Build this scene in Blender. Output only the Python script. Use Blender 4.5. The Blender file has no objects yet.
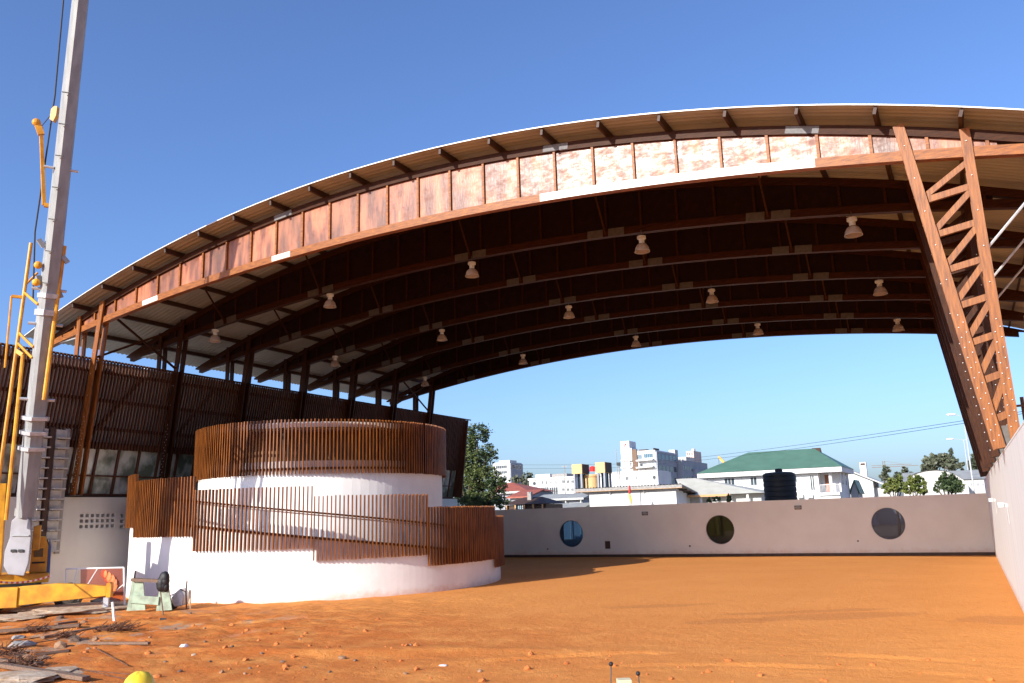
import bpy, bmesh, math, random
from mathutils import Vector, Matrix, noise
random.seed(7)
PI = math.pi
R = math.radians
scn = bpy.context.scene
COL = scn.collection

# ------------------------------------------------------------------ camera
EYE = 2.92
F_PX, YAW, HY, ROLL = 834.59, 0.487636, 515.19, -0.0307356
PITCH = math.atan((HY - 341.5) / F_PX)
FWD = Vector((-math.sin(YAW) * math.cos(PITCH), math.cos(YAW) * math.cos(PITCH), math.sin(PITCH)))
R0 = Vector((math.cos(YAW), math.sin(YAW), 0))
U0 = R0.cross(FWD)
RX = R0 * math.cos(ROLL) + U0 * math.sin(ROLL)
UX = -R0 * math.sin(ROLL) + U0 * math.cos(ROLL)
CAMP = Vector((0, 0, EYE))

def ray(px, py):
    return FWD + RX * ((px - 512) / F_PX) + UX * ((341.5 - py) / F_PX)
def atY(px, py, Y):
    d = ray(px, py); return CAMP + d * (Y / d.y)
def atX(px, py, X):
    d = ray(px, py); return CAMP + d * (X / d.x)
def atZ(px, py, Z=0.0):
    d = ray(px, py); return CAMP + d * ((Z - EYE) / d.z)
def atD(px, py, D):           # D = horizontal distance along the view axis
    d = ray(px, py); h = -d.x * math.sin(YAW) + d.y * math.cos(YAW)
    return CAMP + d * (D / h)

cam = bpy.data.cameras.new('camera')
camo = bpy.data.objects.new('camera', cam); COL.objects.link(camo)
m = Matrix((RX, UX, -FWD)).transposed().to_4x4(); m.translation = CAMP
camo.matrix_world = m
cam.sensor_width = 36; cam.lens = F_PX / 1024 * 36
cam.clip_start = 0.1; cam.clip_end = 6000
scn.camera = camo

# ------------------------------------------------------------------ light
KX, KY = 0.62, 2.26
SUN_EL = math.atan2(1, math.hypot(KX, KY))
SUN_AZ = math.atan2(-KX, -KY)              # clockwise from +Y, towards the sun
w = bpy.data.worlds.new('World'); scn.world = w; w.use_nodes = True
nt = w.node_tree; nt.nodes.clear()
sky = nt.nodes.new('ShaderNodeTexSky'); sky.sky_type = 'NISHITA'; sky.sun_disc = False
sky.sun_elevation = SUN_EL; sky.sun_rotation = SUN_AZ % (2 * PI)
sky.air_density = 1.0; sky.dust_density = 1.8; sky.ozone_density = 4.5; sky.altitude = 0
bg = nt.nodes.new('ShaderNodeBackground'); bg.inputs[1].default_value = 0.14
out = nt.nodes.new('ShaderNodeOutputWorld')
tint = nt.nodes.new('ShaderNodeMix'); tint.data_type = 'RGBA'; tint.blend_type = 'MULTIPLY'; tint.inputs['Factor'].default_value = 1
tint.inputs[7].default_value = (0.84, 0.895, 1.09, 1)      # camera white balance, the same over the whole sky
nt.links.new(sky.outputs[0], tint.inputs[6]); nt.links.new(tint.outputs[2], bg.inputs[0])
nt.links.new(bg.outputs[0], out.inputs[0])
sl = bpy.data.lights.new('sun', 'SUN'); sl.energy = 4.6; sl.angle = R(0.53); sl.color = (1.0, 0.93, 0.82)
so = bpy.data.objects.new('sun', sl); COL.objects.link(so)
so.rotation_euler = Vector((KX, KY, -1)).to_track_quat('-Z', 'Y').to_euler()
so.location = (-20, -40, 40)
scn.view_settings.view_transform = 'Standard'; scn.view_settings.look = 'None'
scn.view_settings.gamma = 1; scn.view_settings.use_curve_mapping = False
scn.view_settings.exposure = 0.64

# ------------------------------------------------------------------ materials
def mat(name, c, rough=0.6, c2=None, scale=8, stretch=(1, 1, 1), bump=0.0, bscale=None, metal=0, spec=0.5, coat=0, detail=6, lo=0.35, hi=0.65):
    m = bpy.data.materials.new(name); m.use_nodes = True
    n = m.node_tree; b = n.nodes['Principled BSDF']
    b.inputs['Roughness'].default_value = rough; b.inputs['Metallic'].default_value = metal
    b.inputs['Specular IOR Level'].default_value = spec
    b.inputs['Coat Weight'].default_value = coat
    tc = n.nodes.new('ShaderNodeTexCoord'); mp = n.nodes.new('ShaderNodeMapping')
    mp.inputs['Scale'].default_value = stretch
    n.links.new(tc.outputs['Object'], mp.inputs[0])
    if c2 is None: c2 = tuple(x * 0.82 for x in c)
    t = n.nodes.new('ShaderNodeTexNoise'); t.inputs['Scale'].default_value = scale; t.inputs['Detail'].default_value = detail
    n.links.new(mp.outputs[0], t.inputs['Vector'])
    r = n.nodes.new('ShaderNodeValToRGB')
    r.color_ramp.elements[0].position = lo; r.color_ramp.elements[0].color = (*c2, 1)
    r.color_ramp.elements[1].position = hi; r.color_ramp.elements[1].color = (*c, 1)
    n.links.new(t.outputs['Fac'], r.inputs[0]); n.links.new(r.outputs[0], b.inputs['Base Color'])
    if bump:
        t2 = n.nodes.new('ShaderNodeTexNoise'); t2.inputs['Scale'].default_value = bscale or scale * 4; t2.inputs['Detail'].default_value = 5
        n.links.new(mp.outputs[0], t2.inputs['Vector'])
        bp = n.nodes.new('ShaderNodeBump'); bp.inputs['Strength'].default_value = bump; bp.inputs['Distance'].default_value = 0.03
        n.links.new(t2.outputs['Fac'], bp.inputs['Height']); n.links.new(bp.outputs[0], b.inputs['Normal'])
    return m

M = {}
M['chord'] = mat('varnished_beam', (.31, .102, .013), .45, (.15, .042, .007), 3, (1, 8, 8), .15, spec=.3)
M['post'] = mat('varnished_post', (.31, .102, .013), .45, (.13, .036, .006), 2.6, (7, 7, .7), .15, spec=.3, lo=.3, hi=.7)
M['post_dark'] = mat('shaded_post', (.055, .017, .005), .5, (.028, .008, .003), 3, (8, 8, 1), .15, spec=.12)  # rear columns: shade under the roof painted into the timber colour
M['chord_dark'] = mat('shaded_beam', (.055, .017, .005), .5, (.028, .008, .003), 3, (1, 8, 8), .15, spec=.12)  # top chords and inner trusses: roof shade painted into the timber colour
M['web_dark'] = mat('shaded_plywood', (.020, .006, .003), .55, (.012, .0035, .002), 2.5, (1.5, 1, 1.5), .1, spec=.15)  # inner webs: near-black colour stands in for the shadow under the roof
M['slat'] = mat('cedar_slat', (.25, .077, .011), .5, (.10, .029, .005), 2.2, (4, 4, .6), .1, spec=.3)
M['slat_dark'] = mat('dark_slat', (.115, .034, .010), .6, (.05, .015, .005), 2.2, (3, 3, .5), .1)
M['white'] = mat('white_plaster', (.80, .78, .76), .75, (.74, .72, .70), 1.6, (1, 1, 1), .08, 30)
M['white_wall'] = mat('cream_plaster', (.70, .69, .62), .8, (.62, .61, .55), .9, (1, 1, .35), .1, 25)
M['grey_wall'] = mat('taupe_plaster', (.73, .69, .64), .8, (.665, .625, .58), .6, (1, 1, 1), .08, 30)
M['lit_wall'] = mat('ivory_plaster', (.83, .875, .87), .8, (.75, .785, .78), .8, (3, 3, .3), .08, 25)
M['concrete'] = mat('grey_concrete', (.36, .34, .32), .85, (.24, .23, .22), 4, (1, 1, 1), .25)
M['louvre'] = mat('louvre_concrete', (.56, .53, .48), .85, (.42, .40, .36), 3, (1, 1, 1), .15)
M['clod'] = mat('dry_clod', (.36, .22, .13), .95, (.24, .13, .07), 9, bump=.4)
M['pale_concrete'] = mat('pale_rubble', (.50, .40, .30), .9, (.34, .22, .13), 5, (1, 1, 1), .5)
M['sheet'] = mat('roof_sheet', (.37, .355, .31), .5, (.30, .285, .25), .7, (1, 1, 1), 0, metal=.0)
M['purlin'] = mat('timber_purlin', (.05, .017, .007), .6, (.03, .01, .004), 3, (8, 1, 8), .1)
M['galv'] = mat('galvanised_steel', (.60, .61, .62), .42, (.45, .46, .48), 6, (1, 1, 1), .06, metal=.35)
M['plate'] = mat('zinc_plate', (.66, .66, .64), .5, (.55, .55, .53), 8, (1, 1, 1), .05, metal=.2)
M['plate_mid'] = mat('grey_zinc_plate', (.17, .17, .18), .7, (.12, .12, .13), 8, metal=.0)
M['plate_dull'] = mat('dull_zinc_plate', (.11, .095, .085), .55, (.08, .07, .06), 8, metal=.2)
M['boom'] = mat('boom_grey_paint', (.31, .325, .325), .5, (.235, .245, .245), 2.2, (2, 2, .6), .06)
M['foot'] = mat('boom_foot_paint', (.30, .30, .325), .5, (.23, .23, .25), 2, (1, 1, 1), .05)
M['yellow'] = mat('crane_yellow', (.74, .36, .02), .45, (.50, .21, .015), 2.5, (1, 1, 1), .05)
M['hat'] = mat('hard_hat_yellow', (.86, .62, .04), .3, (.80, .55, .03), 6)
M['black'] = mat('black_rubber', (.02, .02, .02), .7, (.012, .012, .012), 10, bump=.2)
M['blackp'] = mat('black_plastic', (.010, .010, .012), .6, (.007, .007, .009), 3)
M['blue'] = mat('blue_paint', (.05, .10, .28), .5)
M['dkglass'] = mat('dark_glass', (.02, .025, .03), .06, (.012, .016, .02), 2, spec=.8)
M['mint'] = mat('pale_green_paint', (.34, .44, .32), .6, (.22, .26, .19), 4, (1, 1, 1), .15)
M['rust'] = mat('rusty_steel', (.17, .075, .035), .85, (.08, .03, .016), 12, bump=.3)
M['oldwood'] = mat('weathered_timber', (.23, .15, .10), .85, (.12, .07, .05), 5, (8, 8, 8), .3)
M['postwood'] = mat('raw_timber', (.60, .45, .27), .8, (.45, .31, .17), 6, (4, 4, 1), .15)
M['whitep'] = mat('white_paint', (.80, .80, .80), .5, (.72, .72, .72), 5)
M['tape'] = mat('red_tape', (.65, .05, .04), .5)
M['bwhite'] = mat('white_render', (.66, .67, .67), .75, (.57, .58, .58), .25)
M['bwhite2'] = mat('aged_white_render', (.55, .55, .53), .8, (.44, .44, .43), .3)
M['bgrey'] = mat('grey_render', (.30, .32, .36), .7, (.25, .27, .30), .3)
M['bpink'] = mat('pink_render', (.58, .47, .42), .8, (.50, .40, .36), .3)
M['byellow'] = mat('ochre_render', (.62, .42, .20), .7, (.56, .37, .17), .5)
M['win'] = mat('window_glass', (.06, .085, .11), .1, (.03, .045, .06), .8, spec=.35)
M['winb'] = mat('blue_window_glass', (.03, .12, .19), .2, (.02, .08, .13), .8, spec=.35)
M['green_roof'] = mat('green_roof_sheet', (.085, .175, .125), .55, (.07, .15, .105), .8)
M['red_roof'] = mat('red_roof_tile', (.36, .10, .06), .75, (.26, .07, .045), 2)
M['grey_roof'] = mat('grey_roof_sheet', (.33, .34, .32), .65, (.25, .255, .245), .8, (1, 1, 1))
M['pale_roof'] = mat('pale_roof_sheet', (.50, .49, .42), .65, (.42, .41, .35), .8)
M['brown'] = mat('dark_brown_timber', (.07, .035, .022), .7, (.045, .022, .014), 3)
M['orange_edge'] = mat('orange_fascia', (.60, .33, .14), .6)
M['door'] = mat('brown_door', (.30, .10, .04), .5)
M['bark'] = mat('tree_bark', (.13, .095, .065), .9, (.07, .05, .035), 6, (1, 1, .3), .5)
M['red'] = mat('red_cloth', (.62, .03, .03), .7)
M['bluec'] = mat('blue_cloth', (.07, .12, .5), .7)
M['yel'] = mat('yellow_cloth', (.75, .55, .05), .7)
M['orange'] = mat('orange_mesh', (.75, .20, .06), .7)
M['cable'] = mat('cable_black', (.03, .03, .035), .6)
M['cream'] = mat('cream_enamel', (.72, .62, .38), .45)
M['skin'] = mat('skin', (.16, .075, .045), .55)
M['shirt'] = mat('blue_work_cloth', (.06, .10, .20), .85, (.045, .08, .16), 20)
M['inner'] = mat('core_plaster', (.20, .105, .05), .8, (.15, .075, .035), 1)
M['grit'] = mat('dusty_floor', (.42, .38, .33), .9)

def splash(m, h=.35):
    """red soil splashed and wicked up the foot of a rendered wall"""
    n = m.node_tree; b = n.nodes['Principled BSDF']; src = b.inputs['Base Color'].links[0].from_socket
    tc = n.nodes.new('ShaderNodeTexCoord'); sp = n.nodes.new('ShaderNodeSeparateXYZ'); n.links.new(tc.outputs['Object'], sp.inputs[0])
    t = n.nodes.new('ShaderNodeTexNoise'); t.inputs['Scale'].default_value = 2.6; t.inputs['Detail'].default_value = 8; t.inputs['Roughness'].default_value = .7
    n.links.new(tc.outputs['Object'], t.inputs['Vector'])
    ad = n.nodes.new('ShaderNodeMath'); ad.operation = 'MULTIPLY_ADD'; n.links.new(t.outputs['Fac'], ad.inputs[0]); ad.inputs[1].default_value = -h * 2.2; n.links.new(sp.outputs[2], ad.inputs[2])
    r = n.nodes.new('ShaderNodeMapRange'); r.inputs[1].default_value = -h * .2; r.inputs[2].default_value = -h * 1.25; r.inputs[3].default_value = 0; r.inputs[4].default_value = .55
    n.links.new(ad.outputs[0], r.inputs[0])
    x = n.nodes.new('ShaderNodeMix'); x.data_type = 'RGBA'; n.links.new(r.outputs[0], x.inputs['Factor']); n.links.new(src, x.inputs[6]); x.inputs[7].default_value = (.55, .24, .10, 1)
    n.links.new(x.outputs[2], b.inputs['Base Color'])
for k_, h_ in (('white', .30), ('white_wall', .5), ('grey_wall', .45), ('lit_wall', .35)): splash(M[k_], h_)

def plywood():
    m = mat('varnished_plywood', (.38, .128, .052), .36, (.13, .035, .015), 1.5, (2.0, 1, .45), .12, 9, spec=.6, lo=.38, hi=.62)
    n = m.node_tree; b = n.nodes['Principled BSDF']
    tc = n.nodes.new('ShaderNodeTexCoord')
    t = n.nodes.new('ShaderNodeTexNoise'); t.inputs['Scale'].default_value = 3.2; t.inputs['Detail'].default_value = 8; t.inputs['Roughness'].default_value = .7
    mp = n.nodes.new('ShaderNodeMapping'); mp.inputs['Scale'].default_value = (1, 1, 1.8)
    n.links.new(tc.outputs['Object'], mp.inputs[0]); n.links.new(mp.outputs[0], t.inputs['Vector'])
    r = n.nodes.new('ShaderNodeMapRange'); r.inputs[1].default_value = .3; r.inputs[2].default_value = .7; r.inputs[3].default_value = .24; r.inputs[4].default_value = .62
    n.links.new(t.outputs['Fac'], r.inputs[0]); n.links.new(r.outputs[0], b.inputs['Roughness'])
    # per-sheet tone differences
    sp = n.nodes.new('ShaderNodeSeparateXYZ'); n.links.new(tc.outputs['Object'], sp.inputs[0])
    ma = n.nodes.new('ShaderNodeMath'); ma.operation = 'MULTIPLY_ADD'; ma.inputs[1].default_value = 1 / 1.36; ma.inputs[2].default_value = 6.62 / 1.36
    fl = n.nodes.new('ShaderNodeMath'); fl.operation = 'FLOOR'
    wn = n.nodes.new('ShaderNodeTexWhiteNoise'); wn.noise_dimensions = '1D'
    n.links.new(sp.outputs[0], ma.inputs[0]); n.links.new(ma.outputs[0], fl.inputs[0]); n.links.new(fl.outputs[0], wn.inputs['W'])
    r2 = n.nodes.new('ShaderNodeMapRange'); r2.inputs[3].default_value = .7; r2.inputs[4].default_value = 1.25
    n.links.new(wn.outputs['Value'], r2.inputs[0])
    mx = n.nodes.new('ShaderNodeVectorMath'); mx.operation = 'SCALE'
    src = b.inputs['Base Color'].links[0].from_socket
    n.links.new(src, mx.inputs[0]); n.links.new(r2.outputs[0], mx.inputs['Scale']); n.links.new(mx.outputs[0], b.inputs['Base Color'])
    return m
M['ply'] = plywood()

def glass(name, tint, alpha):
    m = bpy.data.materials.new(name); m.use_nodes = True; n = m.node_tree; n.nodes.clear()
    o = n.nodes.new('ShaderNodeOutputMaterial'); mix = n.nodes.new('ShaderNodeMixShader'); mix.inputs[0].default_value = alpha
    tr = n.nodes.new('ShaderNodeBsdfTransparent'); tr.inputs[0].default_value = (*tint, 1)
    pb = n.nodes.new('ShaderNodeBsdfPrincipled'); pb.inputs['Base Color'].default_value = (*[x * .12 for x in tint], 1)
    pb.inputs['Roughness'].default_value = .04; pb.inputs['Specular IOR Level'].default_value = 1.0
    n.links.new(tr.outputs[0], mix.inputs[1]); n.links.new(pb.outputs[0], mix.inputs[2]); n.links.new(mix.outputs[0], o.inputs[0])
    return m
M['pane0'] = glass('blue_tinted_pane', (.34, .50, .66), .42)
M['pane1'] = glass('olive_tinted_pane', (.22, .21, .12), .5)
M['pane2'] = glass('grey_tinted_pane', (.45, .52, .62), .42)
M['gallery_pane'] = mat('gallery_pane', (.55, .57, .50), .12, (.12, .14, .10), 1.1, (1, 1.2, .8), detail=9, spec=.8, lo=.42, hi=.60)  # light blotches paint reflections into the pane colour
M['lampglass'] = glass('lamp_glass', (.8, .72, .68), .55)
M['lampglass'].node_tree.nodes['Principled BSDF'].inputs['Base Color'].default_value = (.52, .45, .42, 1)
M['lampglass'].node_tree.nodes['Principled BSDF'].inputs['Roughness'].default_value = .25
M['net'] = glass('safety_net', (.75, .42, .38), .3)
M['net'].node_tree.nodes['Principled BSDF'].inputs['Base Color'].default_value = (.55, .14, .08, 1)
M['net'].node_tree.nodes['Principled BSDF'].inputs['Roughness'].default_value = .8

def leafmat(name, a, b_):
    m = bpy.data.materials.new(name); m.use_nodes = True; n = m.node_tree; b = n.nodes['Principled BSDF']
    b.inputs['Roughness'].default_value = .55
    at = n.nodes.new('ShaderNodeAttribute'); at.attribute_name = 'tone'
    r = n.nodes.new('ShaderNodeValToRGB'); r.color_ramp.elements[0].color = (*a, 1); r.color_ramp.elements[1].color = (*b_, 1)
    n.links.new(at.outputs['Fac'], r.inputs[0]); n.links.new(r.outputs[0], b.inputs['Base Color'])
    b.inputs['Subsurface Weight'].default_value = 0
    return m
M['leaf'] = leafmat('leaf_green', (.045, .075, .02), (.16, .19, .06))
M['leaf_dark'] = leafmat('leaf_dark_green', (.03, .055, .02), (.075, .11, .035))
M['leaf_mid'] = leafmat('leaf_mid_green', (.022, .045, .012), (.12, .15, .04))
M['leaf_lime'] = leafmat('leaf_lime', (.05, .085, .015), (.19, .21, .045))
M['leaf_far'] = leafmat('leaf_grey_green', (.06, .075, .045), (.13, .14, .09))

# ------------------------------------------------------------------ mesh helpers
class MB:
    def __init__(s): s.v = []; s.f = []
    def add(s, vs, fs):
        o = len(s.v); s.v += [tuple(x) for x in vs]; s.f += [tuple(i + o for i in f) for f in fs]; return s
    def box(s, x0, x1, y0, y1, z0, z1):
        vs = [(x0, y0, z0), (x1, y0, z0), (x1, y1, z0), (x0, y1, z0), (x0, y0, z1), (x1, y0, z1), (x1, y1, z1), (x0, y1, z1)]
        return s.add(vs, [(3, 2, 1, 0), (4, 5, 6, 7), (0, 1, 5, 4), (1, 2, 6, 5), (2, 3, 7, 6), (3, 0, 4, 7)])
    def bar(s, a, b, w, h, up=(0, 0, 1), w2=None, h2=None):
        a = Vector(a); b = Vector(b); d = (b - a).normalized(); up = Vector(up)
        sd = d.cross(up)
        if sd.length < 1e-4: sd = d.cross(Vector((1, 0, 0)))
        sd.normalize(); u = sd.cross(d); w2 = w if w2 is None else w2; h2 = h if h2 is None else h2
        vs = []
        for p, ww, hh in ((a, w, h), (b, w2, h2)):
            for i, j in ((-1, -1), (1, -1), (1, 1), (-1, 1)): vs.append(p + sd * (i * ww / 2) + u * (j * hh / 2))
        return s.add(vs, [(3, 2, 1, 0), (4, 5, 6, 7), (0, 1, 5, 4), (1, 2, 6, 5), (2, 3, 7, 6), (3, 0, 4, 7)])
    def tube(s, pts, r, n=8, caps=True):
        pts = [Vector(p) for p in pts]; rs = r if isinstance(r, (list, tuple)) else [r] * len(pts)
        vs = []; fs = []; prev = None
        for i, p in enumerate(pts):
            d = (pts[min(i + 1, len(pts) - 1)] - pts[max(i - 1, 0)]).normalized()
            if prev is None:
                sd = d.cross(Vector((0, 0, 1)))
                if sd.length < 1e-3: sd = d.cross(Vector((1, 0, 0)))
            else: sd = prev - d * prev.dot(d)
            sd.normalize(); prev = sd; u = d.cross(sd)
            for k in range(n):
                a = 2 * PI * k / n; vs.append(p + (sd * math.cos(a) + u * math.sin(a)) * rs[i])
        for i in range(len(pts) - 1):
            for k in range(n): fs.append((i * n + k, i * n + (k + 1) % n, (i + 1) * n + (k + 1) % n, (i + 1) * n + k))
        if caps: fs.append(tuple(range(n))[::-1]); fs.append(tuple((len(pts) - 1) * n + k for k in range(n)))
        return s.add(vs, fs)
    def lathe(s, c, prof, n=24):   # prof: (r, z) list
        c = Vector(c); vs = []; fs = []
        for r, z in prof:
            for k in range(n):
                a = 2 * PI * k / n; vs.append((c.x + r * math.cos(a), c.y + r * math.sin(a), c.z + z))
        for i in range(len(prof) - 1):
            for k in range(n): fs.append((i * n + k, i * n + (k + 1) % n, (i + 1) * n + (k + 1) % n, (i + 1) * n + k))
        return s.add(vs, fs)
    def poly(s, pts, thick):      # planar polygon extruded by the vector thick
        t = Vector(thick); n = len(pts); vs = [Vector(p) for p in pts]; vs += [v + t for v in vs]
        fs = [tuple(range(n))[::-1], tuple(range(n, 2 * n))] + [(i, (i + 1) % n, n + (i + 1) % n, n + i) for i in range(n)]
        return s.add(vs, fs)
    def sphere(s, c, r, n=10, sq=(1, 1, 1)):
        c = Vector(c); prof = [(max(1e-3, math.sin(PI * i / n)), -math.cos(PI * i / n)) for i in range(n + 1)]
        o = MB().lathe((0, 0, 0), prof, n + 4)
        return s.add([(c.x + v[0] * r * sq[0], c.y + v[1] * r * sq[1], c.z + v[2] * r * sq[2]) for v in o.v], o.f)
    def build(s, name, m, parent=None, smooth=False, bevel=0):
        me = bpy.data.meshes.new(name); me.from_pydata(s.v, [], s.f); me.update()
        bm = bmesh.new(); bm.from_mesh(me); bmesh.ops.recalc_face_normals(bm, faces=bm.faces); bm.to_mesh(me); bm.free()
        if m is not None: me.materials.append(m)
        if smooth:
            for p in me.polygons: p.use_smooth = True
        o = bpy.data.objects.new(name, me); COL.objects.link(o)
        if parent is not None:
            o.parent = parent
            o.matrix_parent_inverse = Matrix.Translation(parent_world(parent)).inverted()
        if bevel:
            b = o.modifiers.new('bevel', 'BEVEL'); b.width = bevel; b.segments = 2; b.limit_method = 'ANGLE'
        return o
def parent_world(p):
    # parts carry world coordinates: only a top-level Empty is ever moved
    return p.location.copy() if p.parent is None else Vector((0, 0, 0))
def thing(name, label, cat, loc=(0, 0, 0), group=None):
    o = bpy.data.objects.new(name, None); COL.objects.link(o); o.location = loc; o.empty_display_size = .3
    return tag(o, label, cat, group)
def tag(o, label, cat, group=None):
    o['label'] = label; o['category'] = cat
    if group: o['group'] = group
    return o
def struct(o): o['kind'] = 'structure'; return o

# ------------------------------------------------------------------ ground
def ground():
    def coords(a, b, step, far, g=1.35):
        c = [a + step * i for i in range(int(round((b - a) / step)) + 1)]
        d = step; x = a; lo = []
        while x > -far: d *= g; x -= d; lo.append(x)
        d = step; x = c[-1]; hi = []
        while x < far: d *= g; x += d; hi.append(x)
        return lo[::-1] + c + hi
    xs = coords(-34, 1.2, .13, 1500); ys = coords(8.0, 30, .11, 2500)
    # keep the middle distance reasonably fine
    vs = []; nx = len(xs)
    def h(x, y):
        if x < -36 or x > 2 or y > 40 or y < 6: return 0.0
        f = noise.fractal(Vector((x * .5, y * .5, 1.3)), 1, 2, 4)
        g = noise.fractal(Vector((x * 2.3, y * 2.3, 4.7)), 1, 2, 4)
        near = max(0, min(1, (30 - y) / 10)); left = max(0, min(1, (-12 - x) / 8))
        k = near * (0.16 + .84 * left)
        g3 = noise.fractal(Vector((x * 5.1, y * 5.1, 2.2)), 1, 2, 3)
        z = k * (.075 * f + .045 * g + .022 * g3) + .005 * g
        # soil thrown up in front of the ramp wall, low ridge across the foreground
        z += .10 * near * math.exp(-((y - (15.6 + .28 * (x + 14) + .4 * f)) / .55) ** 2) * max(0, 1 - abs(x + 13) / 8)
        # wheel ruts curving through the foreground
        for r0 in (9.0, 10.4):
            d = math.hypot(x + 2, y - 8) - r0
            z -= (.10 * math.exp(-(d / .15) ** 2) - .05 * math.exp(-((abs(d) - .28) / .10) ** 2)) * max(0, min(1, (x + 11) / 2)) * near * .3 * max(0, .5 + 1.2 * f)
        # churned ground by the crane
        z += left * near * .06 * max(0, noise.noise(Vector((x * 1.1, y * 1.1, 9))))
        e = max(0, min(1, (x + 36) / 1.5, (2 - x) / .5, (40 - y) / 5))
        return z * e
    for y in ys:
        for x in xs: vs.append((x, y, h(x, y)))
    fs = [(j * nx + i, j * nx + i + 1, (j + 1) * nx + i + 1, (j + 1) * nx + i) for j in range(len(ys) - 1) for i in range(nx - 1)]
    me = bpy.data.meshes.new('ground'); me.from_pydata(vs, [], fs)
    for p in me.polygons: p.use_smooth = True
    o = bpy.data.objects.new('ground', me); COL.objects.link(o)
    m = bpy.data.materials.new('orange_soil'); m.use_nodes = True; n = m.node_tree; b = n.nodes['Principled BSDF']
    b.inputs['Roughness'].default_value = .95; b.inputs['Specular IOR Level'].default_value = .15
    L = n.links
    tc = n.nodes.new('ShaderNodeTexCoord')
    def nz(scale, detail=6, rough=.6, vec=None):
        t = n.nodes.new('ShaderNodeTexNoise'); t.inputs['Scale'].default_value = scale; t.inputs['Detail'].default_value = detail; t.inputs['Roughness'].default_value = rough
        L.new(vec or tc.outputs['Object'], t.inputs['Vector']); return t.outputs['Fac']
    def ramp(s, p0, p1, c0, c1):
        r = n.nodes.new('ShaderNodeValToRGB'); r.color_ramp.elements[0].position = p0; r.color_ramp.elements[1].position = p1
        r.color_ramp.elements[0].color = (*c0, 1); r.color_ramp.elements[1].color = (*c1, 1); L.new(s, r.inputs[0]); return r.outputs[0]
    def mix(f, a, c):
        x = n.nodes.new('ShaderNodeMix'); x.data_type = 'RGBA'; L.new(f, x.inputs['Factor'])
        for sck, v in ((x.inputs[6], a), (x.inputs[7], c)):
            if isinstance(v, tuple): sck.default_value = (*v, 1)
            else: L.new(v, sck)
        return x.outputs[2]
    def mr(s, a, b2, c=0., d=1.):
        r = n.nodes.new('ShaderNodeMapRange'); r.interpolation_type = 'SMOOTHSTEP'
        for i, v in enumerate((a, b2, c, d)): r.inputs[1 + i].default_value = v
        L.new(s, r.inputs[0]); return r.outputs[0]
    def mul(a, c):
        x = n.nodes.new('ShaderNodeMath'); x.operation = 'MULTIPLY'; L.new(a, x.inputs[0])
        if isinstance(c, float): x.inputs[1].default_value = c
        else: L.new(c, x.inputs[1])
        return x.outputs[0]
    c = ramp(nz(.35, 8), .3, .7, (.65, .252, .062), (.71, .292, .079))
    c = mix(mr(nz(2.6, 8, .7), .52, .72), c, (.60, .205, .046))
    c = mix(mul(mr(nz(9, 6, .7), .55, .75), .5), c, (.48, .145, .036))
    sp = n.nodes.new('ShaderNodeSeparateXYZ'); L.new(tc.outputs['Object'], sp.inputs[0])
    # disturbed, redder soil towards the ramp and crane
    red = mul(mr(sp.outputs[0], 0., -16.), mr(sp.outputs[1], 27., 18.))
    c = mix(mul(red, mr(nz(.9, 6), .3, .6)), c, (.53, .155, .034))
    # damp streaks on the levelled court
    def ell(cx, cy, rx, ry, ang):
        mp = n.nodes.new('ShaderNodeMapping'); mp.vector_type = 'TEXTURE'
        mp.inputs['Location'].default_value = (cx, cy, 0); mp.inputs['Rotation'].default_value = (0, 0, ang); mp.inputs['Scale'].default_value = (rx, ry, 1)
        L.new(tc.outputs['Object'], mp.inputs[0])
        ln = n.nodes.new('ShaderNodeVectorMath'); ln.operation = 'LENGTH'; L.new(mp.outputs[0], ln.inputs[0])
        ad = n.nodes.new('ShaderNodeMath'); ad.operation = 'MULTIPLY_ADD'; L.new(nz(1.1, 5), ad.inputs[0]); ad.inputs[1].default_value = 1.3; L.new(ln.outputs['Value'], ad.inputs[2])
        return mr(ad.outputs[0], 1.62, 1.35)
    for px, py, rx, ry in ((655, 606, 2.1, .55), (735, 621, 1.5, .6), (840, 616, 2.6, .8), (800, 612, 3.2, .4), (1000, 620, 1.2, 1.0)):
        p = atZ(px, py); c = mix(mul(ell(p.x, p.y, rx, ry, YAW + .05), .6), c, (.50, .185, .055))
    # grey dust and cement round the crane
    gm = mul(mul(mr(sp.outputs[0], -16., -21.), mr(sp.outputs[1], 24., 18.)), mr(nz(.55, 7, .65), .53, .62))
    c = mix(gm, c, (.40, .27, .18))
    far = mr(sp.outputs[1], 54.5, 56.)
    c = mix(far, c, (.33, .25, .17))
    L.new(c, b.inputs['Base Color'])
    bp = n.nodes.new('ShaderNodeBump'); bp.inputs['Strength'].default_value = .8; bp.inputs['Distance'].default_value = .06
    ad = n.nodes.new('ShaderNodeMath'); ad.operation = 'ADD'; L.new(nz(5, 8, .7), ad.inputs[0]); L.new(mul(nz(26, 5, .7), .4), ad.inputs[1])
    L.new(ad.outputs[0], bp.inputs['Height']); L.new(bp.outputs[0], b.inputs['Normal'])
    me.materials.append(m)
    return struct(o)
GROUND = ground()

# ------------------------------------------------------------------ canopy
XC = -16.85
ZT, RT = 12.612 + EYE, 58.2          # top of roof sheet
ZL, RL = 10.241 + EYE, 107.5         # underside of the lower chord
Y0, BAY, OV = 23.5, 4.438, 0.85
HALF = 20.2
def zroof(x): return ZT - (RT - math.sqrt(RT * RT - (x - XC) ** 2))
def zlow(x): return ZL - (RL - math.sqrt(RL * RL - (x - XC) ** 2))
def ztop(x): return zroof(x) - .27     # top of the upper chord
CH = .275
canopy = thing('arched_canopy', 'huge arched timber canopy with seven trusses over the orange court', 'canopy', (XC, Y0, 0))

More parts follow.
